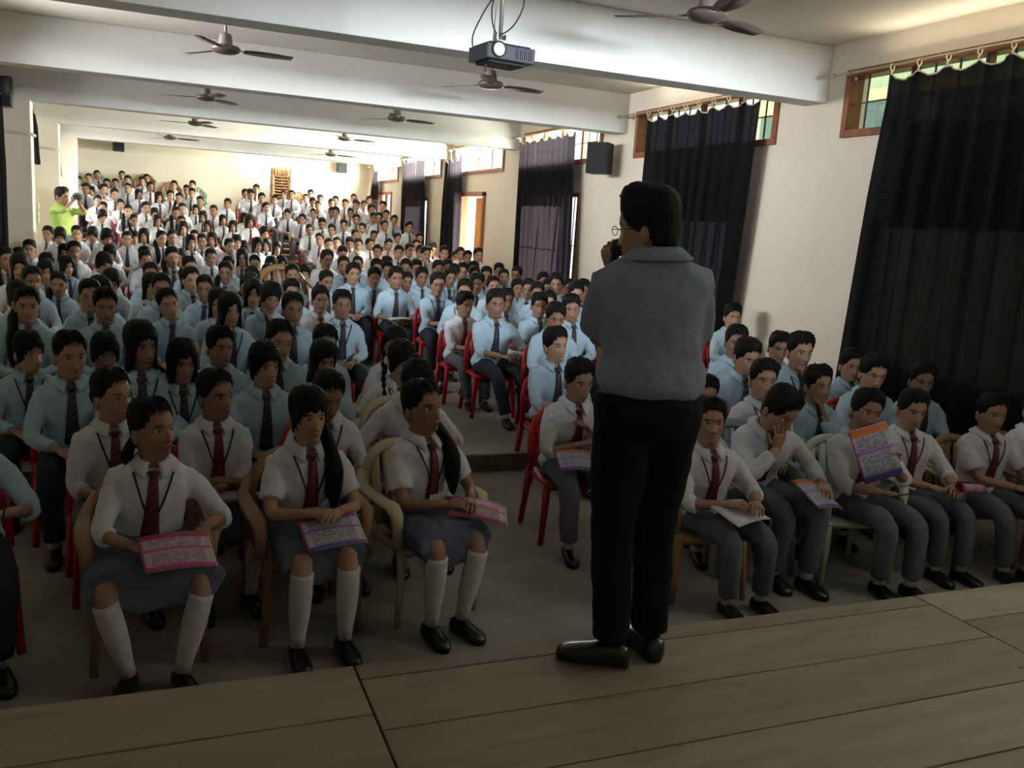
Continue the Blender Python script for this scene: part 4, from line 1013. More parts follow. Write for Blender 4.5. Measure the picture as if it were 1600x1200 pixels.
# ------------------------------------------------------------------ who sits where: x, y, floor height, height of the crown above it, kind, row
SEATS = [
(-1.97,26.35,1.43,1.179,'',28,(122,275)), (-1.78,27.15,1.54,1.176,'',29,(138,271)), (-1.62,27.95,1.66,1.183,'',30,(151,266)),
(-1.28,26.35,1.43,1.168,'',28,(167,279)), (-1.11,27.25,1.54,1.095,'',29,(180,279)), (-0.97,27.95,1.66,1.219,'',30,(190,267)),
(-0.76,26.25,1.43,1.291,'',28,(200,274)), (-0.43,27.15,1.54,1.200,'',29,(222,276)), (-0.32,27.95,1.66,1.183,'',30,(229,272)),
(-0.21,26.35,1.43,1.170,'',28,(235,284)), (-2.01,25.65,1.31,1.050,'g',27,(116,289)), (-1.69,24.85,1.20,1.216,'',26,(134,286)),
(-1.60,25.55,1.31,1.048,'g',27,(143,291)), (-1.26,24.65,1.20,1.230,'',26,(163,287)), (-1.00,23.95,1.08,1.249,'',25,(179,294)),
(-0.74,25.55,1.31,1.196,'',27,(200,286)), (-0.48,24.75,1.20,1.166,'g',26,(216,295)), (0.00,23.95,1.08,1.247,'g',25,(248,299)),
(0.28,24.75,1.20,1.191,'',26,(266,297)), (0.42,27.15,1.54,1.163,'',29,(273,282)), (0.48,23.95,1.08,1.252,'g',25,(280,301)),
(0.72,26.35,1.43,1.157,'',28,(292,289)), (0.91,27.15,1.54,1.202,'',29,(302,282)), (0.84,25.55,1.31,1.186,'',27,(301,294)),
(0.97,23.95,1.08,1.210,'g',25,(313,306)), (-1.32,23.15,0.96,1.169,'',24,(153,305)), (-1.16,22.35,0.85,1.141,'',23,(162,315)),
(-0.84,23.15,0.96,1.115,'',24,(188,311)), (-0.63,21.55,0.73,1.226,'g',22,(200,320)), (-0.29,22.35,0.85,1.202,'',23,(227,315)),
(-0.09,21.55,0.73,1.207,'g',22,(241,324)), (0.36,21.55,0.73,1.253,'g',22,(275,323)), (0.46,20.75,0.62,1.180,'g',21,(284,337)),
(0.51,22.35,0.85,1.230,'g',23,(285,317)), (0.84,23.15,0.96,1.114,'g',24,(306,319)), (0.93,21.45,0.73,1.207,'g',22,(317,329)),
(-1.09,20.75,0.62,1.211,'g',21,(161,327)), (-0.50,20.75,0.62,1.144,'g',21,(209,335)), (-0.03,20.75,0.62,1.175,'g',21,(246,335)),
(0.46,19.55,0.38,1.330,'g',20,(286,337)), (-1.75,17.13,0.38,1.143,'',17,(76,353)), (-1.45,15.75,0.38,1.171,'g',15,(94,355)),
(-1.27,16.49,0.38,1.197,'g',16,(120,352)), (-1.08,17.23,0.38,1.170,'g',17,(144,354)), (-0.76,15.75,0.38,1.193,'g',15,(169,357)),
(-0.50,16.39,0.38,1.150,'g',16,(198,361)), (-0.43,17.87,0.38,1.126,'g',18,(209,360)), (-0.25,17.23,0.38,1.199,'g',17,(225,356)),
(0.04,16.49,0.38,1.190,'g',16,(252,360)), (0.22,17.23,0.38,1.193,'g',17,(269,359)), (0.66,18.71,0.38,1.181,'g',19,(304,359)),
(1.00,20.65,0.62,1.119,'g',21,(325,344)), (1.37,21.65,0.73,1.148,'g',22,(348,335)), (1.52,20.65,0.62,1.153,'g',21,(364,344)),
(1.90,22.35,0.85,1.101,'g',23,(381,332)), (1.97,21.55,0.73,1.189,'g',22,(391,335)), (1.21,22.35,0.85,1.234,'g',23,(334,320)),
(1.65,23.95,1.08,1.195,'',25,(357,310)), (0.49,15.75,0.38,1.173,'g',15,(298,366)), (0.70,16.49,0.38,1.174,'g',16,(316,365)),
(0.91,17.23,0.38,1.199,'g',17,(332,362)), (1.04,17.87,0.38,1.081,'g',18,(340,371)), (1.10,15.65,0.38,1.148,'g',15,(359,372)),
(1.28,16.49,0.38,1.197,'g',16,(370,366)), (1.46,17.13,0.38,1.071,'g',17,(381,376)), (1.24,14.80,0.15,1.253,'g',14,(379,388)),
(-1.77,14.80,0.15,1.227,'g',14,(46,374)), (-1.70,13.22,0.15,1.187,'g',12,(30,386)), (-1.76,12.48,0.15,1.216,'g',11,(8,386)),
(-1.30,14.70,0.15,1.200,'g',14,(101,380)), (-1.12,14.06,0.15,1.271,'g',13,(116,376)), (-0.68,14.70,0.15,1.214,'g',14,(172,382)),
(-0.21,14.70,0.15,1.220,'g',14,(225,384)), (0.17,13.32,0.15,1.290,'g',12,(269,385)), (0.31,14.70,0.15,1.209,'g',14,(282,388)),
(0.76,14.80,0.15,1.228,'g',14,(329,388)), (0.92,13.22,0.15,1.198,'g',12,(357,400)), (1.35,13.96,0.15,1.200,'g',13,(398,398)),
(-1.32,10.26,0.15,1.277,'g',8,(30,395)), (-1.23,11.74,0.15,1.216,'g',10,(72,394)), (-0.63,12.38,0.15,1.215,'g',11,(165,394)),
(-0.19,13.96,0.15,1.188,'g',13,(226,391)), (-0.09,11.00,0.15,1.200,'g',9,(235,409)), (0.37,12.48,0.15,1.210,'g',11,(295,400)),
(0.78,11.74,0.15,1.205,'g',10,(352,408)), (-1.15,10.90,0.15,1.184,'g',9,(71,405)), (-1.08,12.48,0.15,1.147,'g',11,(104,399)),
(-1.13,9.52,0.15,1.202,'g',7,(48,415)), (-0.96,10.16,0.15,1.111,'g',8,(92,424)), (-0.50,8.78,0.15,1.191,'g',6,(155,430)),
(-0.46,10.16,0.15,1.159,'g',8,(175,420)), (-0.54,8.14,0.15,1.209,'g',5,(140,435)), (0.32,10.26,0.15,1.214,'g',8,(298,416)),
(-0.07,9.52,0.15,1.186,'g',7,(236,425)), (0.02,8.88,0.15,1.229,'g',6,(252,426)), (0.43,9.42,0.15,1.189,'g',7,(320,429)),
(0.86,9.52,0.15,1.193,'g',7,(388,430)), (-1.05,8.04,0.15,1.186,'g',5,(28,437)), (-0.90,7.30,0.15,1.203,'g',4,(41,447)),
(-0.38,7.30,0.15,1.212,'g',4,(164,449)), (0.04,7.94,0.15,1.167,'g',5,(257,450)), (0.48,8.14,0.15,1.171,'g',5,(341,449)),
(0.52,7.30,0.15,1.209,'g',4,(360,456)), (-0.78,6.28,0.00,1.163,'g',3,(41,516)), (-0.49,5.68,0.00,1.247,'g',2,(108,516)),
(-0.33,6.28,0.00,1.159,'g',3,(164,519)), (-0.11,5.68,0.00,1.319,'g',2,(219,499)), (0.13,5.68,0.00,1.207,'g',2,(286,529)),
(0.38,6.28,0.00,1.215,'g',3,(342,509)), (-0.24,4.77,0.00,1.180,'gw',1,(170,575)), (0.26,4.77,0.00,1.178,'gw',1,(332,576)),
(-0.05,4.05,0.00,1.177,'gw',0,(232,620)), (1.61,11.74,0.15,1.211,'g',10,(457,412)), (1.86,12.38,0.15,1.184,'gw',11,(476,412)),
(1.92,11.00,0.15,1.192,'g',9,(510,422)), (1.37,12.38,0.15,1.162,'g',11,(419,412)), (1.04,11.00,0.15,1.207,'g',9,(395,415)),
(1.82,14.60,0.15,1.180,'g',14,(439,399)), (1.52,13.32,0.15,1.223,'g',12,(424,400)), (1.95,17.87,0.38,1.120,'g',18,(417,372)),
(1.56,15.75,0.38,1.192,'g',15,(402,370)), (1.96,16.39,0.38,1.125,'g',16,(432,376)), (0.94,10.16,0.15,1.185,'g',8,(392,425)),
(1.31,9.62,0.15,1.170,'',7,(455,435)), (0.95,8.14,0.15,1.240,'g',5,(427,440)), (0.84,8.78,0.15,1.215,'g',6,(396,435)),
(1.46,8.68,0.15,1.179,'gw',6,(501,446)), (1.55,8.04,0.15,1.201,'g',5,(534,452)), (1.02,7.40,0.15,1.217,'g',4,(457,456)),
(0.59,5.48,0.00,1.222,'g',2,(412,534)), (0.79,6.28,0.00,1.268,'g',3,(439,499)), (1.12,6.38,0.00,1.226,'g',3,(510,507)),
(1.00,5.68,0.00,1.216,'g',2,(510,530)), (1.64,6.38,0.00,1.213,'gw',3,(619,512)), (1.51,5.68,0.00,1.214,'gw',2,(630,532)),
(1.40,4.87,0.00,1.185,'gw',1,(656,570)), (0.87,4.77,0.00,1.161,'gw',1,(517,581)), (0.65,4.15,0.00,1.205,'gw',0,(482,602)),
(1.22,4.25,0.00,1.216,'gw',0,(655,592)), (2.09,19.55,0.38,1.326,'g',20,(414,353)), (1.89,20.85,0.62,1.286,'g',21,(390,336)),
(2.65,27.15,1.54,1.231,'',29,(401,288)), (2.26,26.35,1.43,1.170,'',28,(383,295)), (2.34,25.45,1.31,1.281,'',27,(392,295)),
(2.54,24.65,1.20,1.294,'',26,(409,301)), (3.01,25.55,1.31,1.161,'',27,(431,305)), (3.43,27.25,1.54,1.108,'',29,(443,298)),
(3.54,26.25,1.43,1.230,'',28,(456,297)), (2.58,23.95,1.08,1.165,'',25,(416,316)), (3.03,23.15,0.96,1.156,'',24,(450,326)),
(4.22,27.15,1.54,1.204,'',29,(486,296)), (3.95,26.35,1.43,1.154,'',28,(478,303)), (4.03,25.55,1.31,1.183,'',27,(489,308)),
(4.37,26.45,1.43,1.168,'',28,(500,304)), (5.50,27.15,1.54,1.168,'',29,(553,303)), (4.83,26.45,1.43,1.166,'',28,(525,306)),
(4.53,25.45,1.31,1.183,'',27,(518,310)), (4.96,25.65,1.31,1.198,'',27,(540,311)), (5.07,24.65,1.20,1.310,'',26,(557,311)),
(5.48,25.55,1.31,1.198,'',27,(569,313)), (5.80,26.35,1.43,1.235,'',28,(577,306)), (5.83,24.65,1.20,1.312,'',26,(599,314)),
(5.16,22.25,0.85,1.330,'',23,(593,317)), (5.31,23.85,1.08,1.307,'',25,(580,319)), (4.04,24.75,1.20,1.185,'',26,(497,314)),
(3.67,23.15,0.96,1.200,'',24,(490,326)), (3.30,22.35,0.85,1.164,'',23,(474,334)), (4.28,23.95,1.08,1.152,'',25,(519,324)),
(4.24,23.15,0.96,1.287,'',24,(525,323)), (4.78,23.95,1.08,1.169,'',25,(548,325)), (4.61,22.35,0.85,1.250,'',23,(557,334)),
(5.23,23.15,0.96,1.207,'',24,(584,332)), (5.76,23.95,1.08,1.185,'',25,(604,328)), (5.79,23.15,0.96,1.178,'',24,(617,336)),
(5.76,21.55,0.73,1.266,'',22,(639,346)), (5.13,21.55,0.73,1.257,'',22,(600,344)), (5.82,20.75,0.62,1.121,'',21,(656,364)),
(3.63,21.55,0.73,1.223,'',22,(504,340)), (3.21,20.75,0.62,1.172,'',21,(484,350)), (4.15,21.55,0.73,1.211,'',22,(538,343)),
(3.72,20.75,0.62,1.203,'',21,(519,350)), (4.61,21.55,0.73,1.163,'',22,(567,348)), (4.24,20.65,0.62,1.120,'',21,(555,358)),
(4.72,20.75,0.62,1.116,'',21,(585,360)), (5.25,20.65,0.62,1.090,'',21,(621,364)), (3.23,19.45,0.38,1.248,'',20,(500,364)),
(3.03,17.23,0.38,1.202,'',17,(513,372)), (3.46,18.71,0.38,1.202,'',19,(526,370)), (3.87,19.35,0.38,1.205,'',20,(547,370)),
(3.93,18.71,0.38,1.203,'',19,(561,372)), (4.33,19.45,0.38,1.200,'',20,(578,372)), (3.81,16.39,0.38,1.156,'',16,(591,382)),
(4.78,19.55,0.38,1.208,'',20,(608,373)), (4.06,15.75,0.38,1.185,'',15,(625,383)), (4.64,17.23,0.38,1.192,'',17,(640,380)),
(5.38,19.45,0.38,1.230,'',20,(650,374)), (4.66,16.49,0.38,1.198,'',16,(658,382)), (5.22,17.87,0.38,1.132,'',18,(670,385)),
(5.56,18.71,0.38,1.198,'',19,(677,379)), (5.14,16.49,0.38,1.199,'',16,(695,384)), (2.46,14.06,0.15,1.330,'',13,(512,390)),
(3.01,15.65,0.38,1.121,'',15,(536,384)), (5.82,16.49,0.38,1.198,'',16,(747,387)), (5.33,15.65,0.38,1.162,'',15,(731,391)),
(5.70,17.23,0.38,1.172,'',17,(719,386)), (5.81,17.87,0.38,1.070,'',18,(712,392)), (2.61,14.80,0.15,1.293,'',14,(514,391)),
(2.57,13.32,0.15,1.274,'b',12,(536,400)), (3.10,14.80,0.15,1.222,'',14,(559,400)), (2.38,11.64,0.15,1.269,'b',10,(552,410)),
(3.08,13.32,0.15,1.260,'',12,(589,404)), (3.60,14.80,0.15,1.246,'',14,(605,400)), (3.55,13.32,0.15,1.283,'',12,(636,404)),
(4.13,14.80,0.15,1.228,'',14,(652,404)), (4.55,15.75,0.38,1.188,'',15,(666,385)), (4.25,13.96,0.15,1.260,'',13,(685,406)),
(4.67,14.80,0.15,1.243,'',14,(699,405)), (2.72,11.84,0.15,1.213,'b',10,(586,417)), (2.82,11.10,0.15,1.273,'b',9,(619,416)),
(3.41,13.96,0.15,1.200,'b',13,(606,408)), (3.53,12.38,0.15,1.214,'b',11,(659,417)), (4.00,12.48,0.15,1.210,'',11,(705,419)),
(4.34,13.32,0.15,1.240,'',12,(712,412)), (4.66,13.86,0.15,1.243,'',13,(725,410)), (5.16,14.80,0.15,1.233,'',14,(740,408)),
(3.16,10.36,0.15,1.265,'b',8,(684,425)), (3.16,11.84,0.15,1.171,'b',10,(635,424)), (3.24,9.52,0.15,1.254,'',7,(729,435)),
(4.15,11.74,0.15,1.193,'',10,(745,427)), (2.95,8.68,0.15,1.174,'w',6,(727,455)), (4.93,14.06,0.15,1.179,'',13,(742,416)),
(4.80,13.12,0.15,1.233,'',12,(761,416)), (4.49,12.58,0.15,1.148,'',11,(749,427)), (5.64,14.80,0.15,1.221,'',14,(780,411)),
(5.16,13.32,0.15,1.196,'',12,(787,420)), (4.11,11.00,0.15,1.210,'',9,(770,431)), (3.05,8.04,0.15,1.260,'',5,(776,451)),
(3.70,9.42,0.15,1.170,'',7,(791,450)), (5.67,13.96,0.15,1.219,'',13,(810,416)), (4.73,11.64,0.15,1.143,'',10,(809,436)),
(4.60,10.90,0.15,1.203,'',9,(827,435)), (4.45,10.26,0.15,1.205,'',8,(840,440)), (5.50,12.48,0.15,1.217,'',11,(850,425)),
(5.21,11.64,0.15,1.162,'',10,(857,436)), (5.05,11.00,0.15,1.292,'',9,(871,426)), (5.61,11.84,0.15,1.172,'',10,(887,435)),
(4.69,9.62,0.15,1.266,'',7,(902,440)), (5.14,10.36,0.15,1.257,'',8,(912,436)), (4.25,9.42,0.15,1.160,'',7,(860,454)),
(3.80,8.68,0.15,1.190,'',6,(844,457)), (3.37,7.30,0.15,1.213,'',4,(870,472)), (3.86,8.04,0.15,1.237,'',5,(892,459)),
(2.94,6.38,0.00,1.248,'',3,(866,510)), (2.49,4.97,0.00,1.213,'w',1,(908,560)), (5.83,8.04,0.15,1.198,'',5,(1146,474)),
(4.70,6.38,0.00,1.299,'',3,(1153,507)), (4.31,5.68,0.00,1.273,'',2,(1172,528)), (3.84,4.87,0.00,1.237,'w',1,(1196,560)),
(5.18,6.38,0.00,1.246,'',3,(1222,518)), (4.81,5.68,0.00,1.330,'',2,(1254,514)), (5.36,5.68,0.00,1.202,'',2,(1333,544)),
(4.92,4.97,0.00,1.266,'',1,(1370,552)), (4.30,4.87,0.00,1.195,'',1,(1279,570)), (5.40,4.97,0.00,1.201,'',1,(1445,566)),
(3.31,4.77,0.00,1.145,'w',1,(1105,585)), (2.86,4.05,0.00,1.140,'w',0,(1112,622)), (3.40,4.05,0.00,1.187,'w',0,(1235,608)),
(4.00,4.05,0.00,1.186,'w',0,(1361,607)), (4.47,4.15,0.00,1.160,'w',0,(1431,608)), (5.04,4.05,0.00,1.154,'w',0,(1554,613)),
(5.59,4.15,0.00,1.143,'w',0,(1625,610)), (-0.81,4.25,0.00,1.200,'gB',0,(-75,600))]
TARGET = (1.55, 2.3)
def gaze(x, y, lim=.8):
    return max(-lim, min(lim, math.atan2(TARGET[0] - x, y - TARGET[1])))
def ordinal(n):
    W_ = ['first', 'second', 'third', 'fourth', 'fifth', 'sixth', 'seventh', 'eighth', 'ninth', 'tenth', 'eleventh', 'twelfth', 'thirteenth', 'fourteenth', 'fifteenth', 'sixteenth', 'seventeenth', 'eighteenth', 'nineteenth',
          'twentieth', 'twenty-first', 'twenty-second', 'twenty-third', 'twenty-fourth', 'twenty-fifth', 'twenty-sixth', 'twenty-seventh', 'twenty-eighth', 'twenty-ninth', 'thirtieth', 'thirty-first', 'thirty-second']
    return W_[n]
byrow = {}
for i, s in enumerate(SEATS): byrow.setdefault(s[5], []).append(i)
ORD = {}
for r, ids in byrow.items():
    gi = sorted([i for i in ids if SEATS[i][0] < 2.2], key=lambda i: SEATS[i][0]); bi = sorted([i for i in ids if SEATS[i][0] >= 2.2], key=lambda i: -SEATS[i][0])
    for k, i in enumerate(gi): ORD[i] = (k, 'left wall')
    for k, i in enumerate(bi): ORD[i] = (k, 'window wall')
LAP = [(-.045, -.30, .615), (.05, -.33, .635)]
APART = [(-.12, -.33, .610), (.12, -.34, .610)]
CROSS = [(.06, -.24, .66), (-.05, -.28, .63)]
CHIN = [(.10, -.26, .63), (.015, -.20, .90)]
# hand-described people near the stage: head pixel key -> settings
G = dict(kind='girl'); WSK = dict(shirt='white_shirt', tie='maroon_tie', legs='blue_skirt', skirt=True)
BLU = dict(shirt='blue_shirt', tie='navy_tie', legs='navy_trousers'); WHB = dict(shirt='white_shirt', tie='maroon_tie', legs='grey_trousers')
GB = dict(kind='girl', shirt='blue_shirt', tie='navy_tie', legs='navy_trousers')
HERO = {
 (232, 620): dict(G, **WSK, hair='back', tail='lowleft', sleeves='rolled', lanyard=True, badge=False, lean=.10, side=.05, yaw=.05, head=(-.16, 0, .62), hands=[(-.07, -.35, .655), (.23, -.27, .70)], palms=[(0, 0, -1), (-.2, -.3, -1)], hdir=[(.6, -.6, 0), (-.1, -.7, -.8)], feet=[(-.10, -.40, .085), (.12, -.44, .085)], knees=[(-.45, -1, .7), (.5, -1, .7)],
      label='girl in white shirt and maroon tie, low ponytail, looking right, front row left', chair='brown_plastic'),
 (482, 602): dict(G, **WSK, hair='fringe', tail='right', sleeves='short', lanyard=True, lean=.10, head=(-.05, 0, .10), hands=[(-.05, -.33, .695), (.07, -.34, .695)], feet=[(-.13, -.42, .085), (.10, -.42, .085)], knees=[(-.05, -1, .9), (.05, -1, .9)],
      label='girl with fringe and side ponytail in short-sleeved white shirt, middle of three front girls', chair='brown_plastic'),
 (655, 592): dict(G, **WSK, hair='back', tail='right', sleeves='short', lanyard=True, lean=.06, side=-.03, head=(-.14, 0, .2), yaw=.28, hands=[(-.02, -.30, .66), (.12, -.30, .665)], feet=[(-.15, -.40, .085), (.02, -.42, .085)],
      label='girl with long tail over her shoulder in cream armchair beside the aisle', chair='cream_plastic'),
 (-75, 600): dict(GB, hair='back', sleeves='rolled', hands=[(-.05, -.30, .66), (.16, -.30, .72)], label='girl in blue shirt holding a pen, cut off by the left frame edge', chair='red_plastic'),
 (170, 575): dict(G, **WSK, hair='back', tail='pony', sleeves='rolled', lanyard=True, badge=False, glasses=True, head=(-.08, 0, .55), hands=LAP, label='girl with spectacles and maroon tie behind the front left girl', chair='red_plastic'),
 (332, 576): dict(G, **WSK, hair='back', tail='pony', sleeves='rolled', lanyard=True, head=(-.05, 0, .42), hands=CROSS, label='girl with tied-back hair and striped maroon tie, arms crossed on her lap', chair='red_plastic'),
 (517, 581): dict(G, **WSK, hair='back', tail='bun', sleeves='rolled', lanyard=True, badge=False, lean=.25, head=(.30, 0, .05), label='girl in white shirt looking down behind the fringed front girl', chair='red_plastic'),
 (656, 570): dict(G, **WSK, hair='back', tail='bun', sleeves='rolled', lean=.35, head=(.55, 0, -.1), hands=[(-.18, -.30, .64), (.2, -.28, .64)], label='girl with hair bun bent forward behind the long-tailed front girl', chair='cream_plastic'),
 (630, 532): dict(G, **WSK, hair='fringe', tail='braids', sleeves='short', lanyard=True, badge=False, lean=.15, head=(.18, 0, .2), hands=[(-.14, -.26, .64), (.1, -.28, .64)], label='girl with fringe and thin braids in white short sleeves, third row by the aisle', chair='cream_plastic'),
 (619, 512): dict(G, **WSK, hair='back', tail='braids', sleeves='short', lean=.1, head=(.35, 0, -.4), label='girl with black braids mostly hidden behind the fringed braided girl', chair='red_plastic'),
 (41, 516): dict(GB, hair='fringe', messy=.9, sleeves='long', lanyard=True, badge=False, head=(0, 0, .45), label='short-haired girl in blue shirt with striped tie near left frame edge', chair='red_plastic'),
 (108, 516): dict(GB, hair='back', head=(0, 0, .2), label='round-faced girl in blue shirt with pulled-back hair and loose navy tie'),
 (164, 519): dict(GB, hair='fringe', messy=1.0, thick=.016, head=(.12, 0, .1), label='girl with thick untidy hair behind the spectacled girl'),
 (219, 499): dict(GB, hair='bob', messy=.3, lanyard=True, badge=False, head=(0, 0, .28), label='girl with straight chin-length bob hair in blue shirt'),
 (286, 529): dict(GB, hair='bob', messy=1.2, thick=.016, lanyard=True, badge=False, head=(.06, 0, .1), label='girl with shaggy bob hair and striped tie, second row from the front'),
 (342, 509): dict(GB, hair='short', messy=.6, head=(0, 0, .3), label='girl with cropped hair in pale blue shirt looking right'),
 (412, 534): dict(GB, hair='fringe', messy=1.3, thick=.014, head=(-.04, 0, .22), label='girl with short tousled hair and wide striped tie, centre of the girls'),
 (439, 499): dict(GB, hair='back', tail='pony', head=(.08, .05, .15), label='girl with parted pulled-back hair in blue shirt above the tousled girl'),
 (510, 507): dict(GB, hair='back', tail='bun', hands=CROSS, head=(.15, 0, .05), label='girl in blue shirt with arms folded, last seat before the aisle'),
 (510, 530): dict(GB, hair='bob', messy=.4, head=(.05, .12, .1), label='girl with shoulder-length dark hair tilting her head'),
 (457, 456): dict(GB, hair='back', head=(0, 0, .1), label='girl in blue shirt with tied-back hair and calm frontal look'),
 (534, 452): dict(GB, hair='back', tail='bun', lanyard=True, badge=False, head=(0, 0, .05), label='broad girl in blue shirt with striped tie at the aisle edge'),
 (501, 446): dict(G, **WSK, hair='short', messy=.4, thick=.007, slim=1.15, head=(0, 0, .05), label='chubby short-haired girl in white shirt and maroon tie'),
 (362, 457): dict(GB, hair='short', messy=.5, lanyard=True, head=(.08, 0, .2), label='girl with short thick hair wearing a card badge on a lanyard'),
 (427, 440): dict(GB, hair='fringe', hands=CHIN, lean=.2, head=(.12, .15, .1), label='girl in blue shirt resting her chin on her hand'),
 (257, 450): dict(GB, hair='back', side=.05, head=(-.06, -.25, .15), label='girl in blue shirt with raised tilted head and tied-back hair'),
 (41, 447): dict(GB, hair='back', tail='left', head=(0, 0, .05), label='girl in blue shirt with dark plait, left edge middle rows'),
 (164, 449): dict(GB, hair='back', head=(.05, 0, .05), label='girl with centre-parted hair in blue shirt, left middle rows'),
 (1112, 622): dict(WHB, hair='short', sleeves='rolled', lanyard=True, badge=False, lean=.18, side=-.06, top=.024, head=(-.18, 0, -.32), hands=[(-.02, -.33, .665), (.18, -.35, .672)], feet=[(.02, -.40, .085), (.26, -.38, .085)], knees=[(.1, -1, .9), (.3, -1, .9)], yaw=-.1,
      label='boy with papers on his lap, upturned face, front row right beside the speaker', chair='brown_plastic'),
 (1235, 608): dict(WHB, hair='short', sleeves='long', lean=.36, head=(.50, .10, .35), hands=[(.0, -.30, .83), (.28, -.36, .63)], palms=[(0, 1, .1), (0, .2, -1)], poles=[(-.6, -.3, -1), (.8, .3, -.7)], feet=[(.05, -.34, .085), (.22, -.42, .085)], knees=[(.25, -1, .8), (.5, -1, .8)], hdir=[(.1, -.1, 1), None],
      label='boy bowing his head into his hand with a pamphlet on his lap', chair='grey_plastic'),
 (1361, 607): dict(WHB, hair='short', sleeves='rolled', lean=.10, side=.0, lanyard=True, head=(-.02, .12, -.1), hands=[(.04, -.30, .64), (.10, -.30, .80)], palms=[(0, 0, -1), (-.3, -.9, 0)], hdir=[(.8, -.3, 0), (-.3, -.2, .9)], poles=[(-.8, .3, -.7), (1, .1, -1)], feet=[(.05, -.38, .085), (.24, -.42, .085)], knees=[(.2, -1, .9), (.45, -1, .9)],
      label='boy holding a printed pamphlet upright in front of his mouth', chair='green_plastic'),
 (1431, 608): dict(WHB, hair='short', sleeves='rolled', slim=1.1, messy=.3, lean=.08, head=(.05, .06, -.15), lanyard=True, badge=False, hands=[(.05, -.30, .63), (.18, -.36, .65)], feet=[(.12, -.38, .085), (.3, -.40, .085)], knees=[(.2, -1, .9), (.5, -1, .9)],
      label='plump boy with maroon tie and rolled paper in a pale green armchair', chair='green_plastic'),
 (1554, 613): dict(WHB, hair='short', sleeves='short', lean=.10, head=(.0, 0, -.15), lanyard=True, badge=False, hands=[(.06, -.32, .64), (.2, -.34, .64)], feet=[(-.02, -.42, .085), (.16, -.42, .085)],
      label='boy in short-sleeved white shirt and tan armchair under the big curtain', chair='brown_plastic'),
 (1625, 610): dict(WHB, hair='short', sleeves='short', hands=[(-.1, -.32, .64), (.1, -.32, .64)], label='boy reading a sheet, cut off by the right frame edge', chair='brown_plastic'),
 (1105, 585): dict(WHB, hair='short', head=(.05, 0, -.1), hands=CHIN, lean=.15, label='boy half hidden just right of the standing speaker'),
 (1196, 560): dict(WHB, hair='short', messy=.3, lanyard=True, badge=False, head=(-.05, 0, -.15), label='boy in white shirt and maroon tie behind the boy bowing his head'),
 (1279, 570): dict(BLU, kind='boy', hair='short', messy=1.2, hands=CHIN, lean=.2, head=(-.08, 0, .1), label='spiky-haired boy in blue shirt with fist at his chin'),
 (1370, 552): dict(BLU, kind='boy', hair='short', thick=.012, lean=.15, head=(.15, 0, -.15), label='tall boy in blue shirt behind the pamphlet boy'),
 (1445, 566): dict(BLU, kind='boy', hair='short', messy=.9, head=(.05, 0, -.3), label='dark boy in blue shirt before the light slit of the big curtain'),
 (1333, 544): dict(BLU, kind='boy', hair='short', messy=.4, head=(.05, 0, -.15), label='boy in blue shirt against the edge of the big curtain'),
 (1254, 514): dict(BLU, kind='boy', hair='short', messy=1.1, hands=CHIN, lean=.15, lanyard=True, badge=False, head=(0, 0, -.05), label='boy in blue shirt touching his chin, back to the plain wall'),
 (1222, 518): dict(BLU, kind='boy', hair='short', messy=.8, head=(.12, .05, -.2), label='boy in blue shirt left of the chin-touching boy at the wall'),
 (1172, 528): dict(BLU, kind='boy', hair='short', messy=.6, lean=.2, head=(.22, 0, .1), label='boy in blue shirt looking down, third row right of the speaker'),
 (1153, 507): dict(BLU, kind='boy', hair='short', messy=.6, head=(.03, 0, -.3), label='boy in blue shirt between two others right of the speaker'),
 (1146, 474): dict(BLU, kind='boy', hair='short', messy=1.5, top=.03, head=(-.02, 0, -.1), label='boy with hair gelled upright against the wall beside the second curtain'),
 (866, 510): dict(BLU, kind='boy', hair='short', messy=.5, sleeves='rolled', side=-.05, head=(-.02, 0, .25), hands=[(-.02, -.30, .64), (.12, -.30, .64)], feet=[(-.03, -.46, .085), (.12, -.50, .085)], label='boy in blue shirt on a red chair just left of the speaker', chair='red_plastic'),
 (908, 560): dict(WHB, hair='short', sleeves='rolled', hands=[(-.02, -.26, .70), (.06, -.22, .78)], lean=.2, head=(.1, 0, .1), label='boy in white shirt half hidden behind the speaker, pamphlet on lap', chair='red_plastic'),
 (776, 451): dict(BLU, kind='boy', hair='short', messy=.5, sleeves='rolled', lean=.12, head=(-.02, 0, -.05), hands=[(-.0, -.34, .64), (.18, -.34, .66)], feet=[(.02, -.56, .085), (.22, -.50, .085)], knees=[(-.1, -1, .9), (.3, -1, .9)], label='boy in blue shirt holding a rolled newspaper beside the aisle', chair='red_plastic'),
 (727, 455): dict(WHB, hair='short', messy=.5, sleeves='rolled', lean=.12, head=(.05, 0, .25), hands=[(.02, -.32, .64), (.12, -.34, .66)], feet=[(.0, -.44, .085), (.18, -.46, .085)], label='boy in white shirt and maroon tie on a red chair beside the aisle', chair='red_plastic'),
 (684, 425): dict(BLU, kind='boy', hair='short', messy=.8, sleeves='rolled', lanyard=True, lean=.12, head=(.04, 0, -.02), hands=[(.04, -.32, .64), (.1, -.34, .62)], label='boy in blue shirt with a card badge on a lanyard beside the aisle', chair='red_plastic'),
 (619, 416): dict(BLU, kind='boy', hair='short', messy=.8, sleeves='rolled', lean=.12, head=(.0, 0, .05), hands=APART, label='boy in blue shirt with white papers on his lap, aisle seat', chair='red_plastic'),
 (586, 417): dict(BLU, kind='boy', hair='short', messy=.8, lean=.1, head=(.1, .05, 0), label='boy in blue shirt leaning left of the boy with white papers'),
 (552, 410): dict(BLU, kind='boy', hair='short', messy=.6, thick=.012, head=(-.04, .04, .1), label='boy with long hair and striped tie looking sideways, aisle start'),
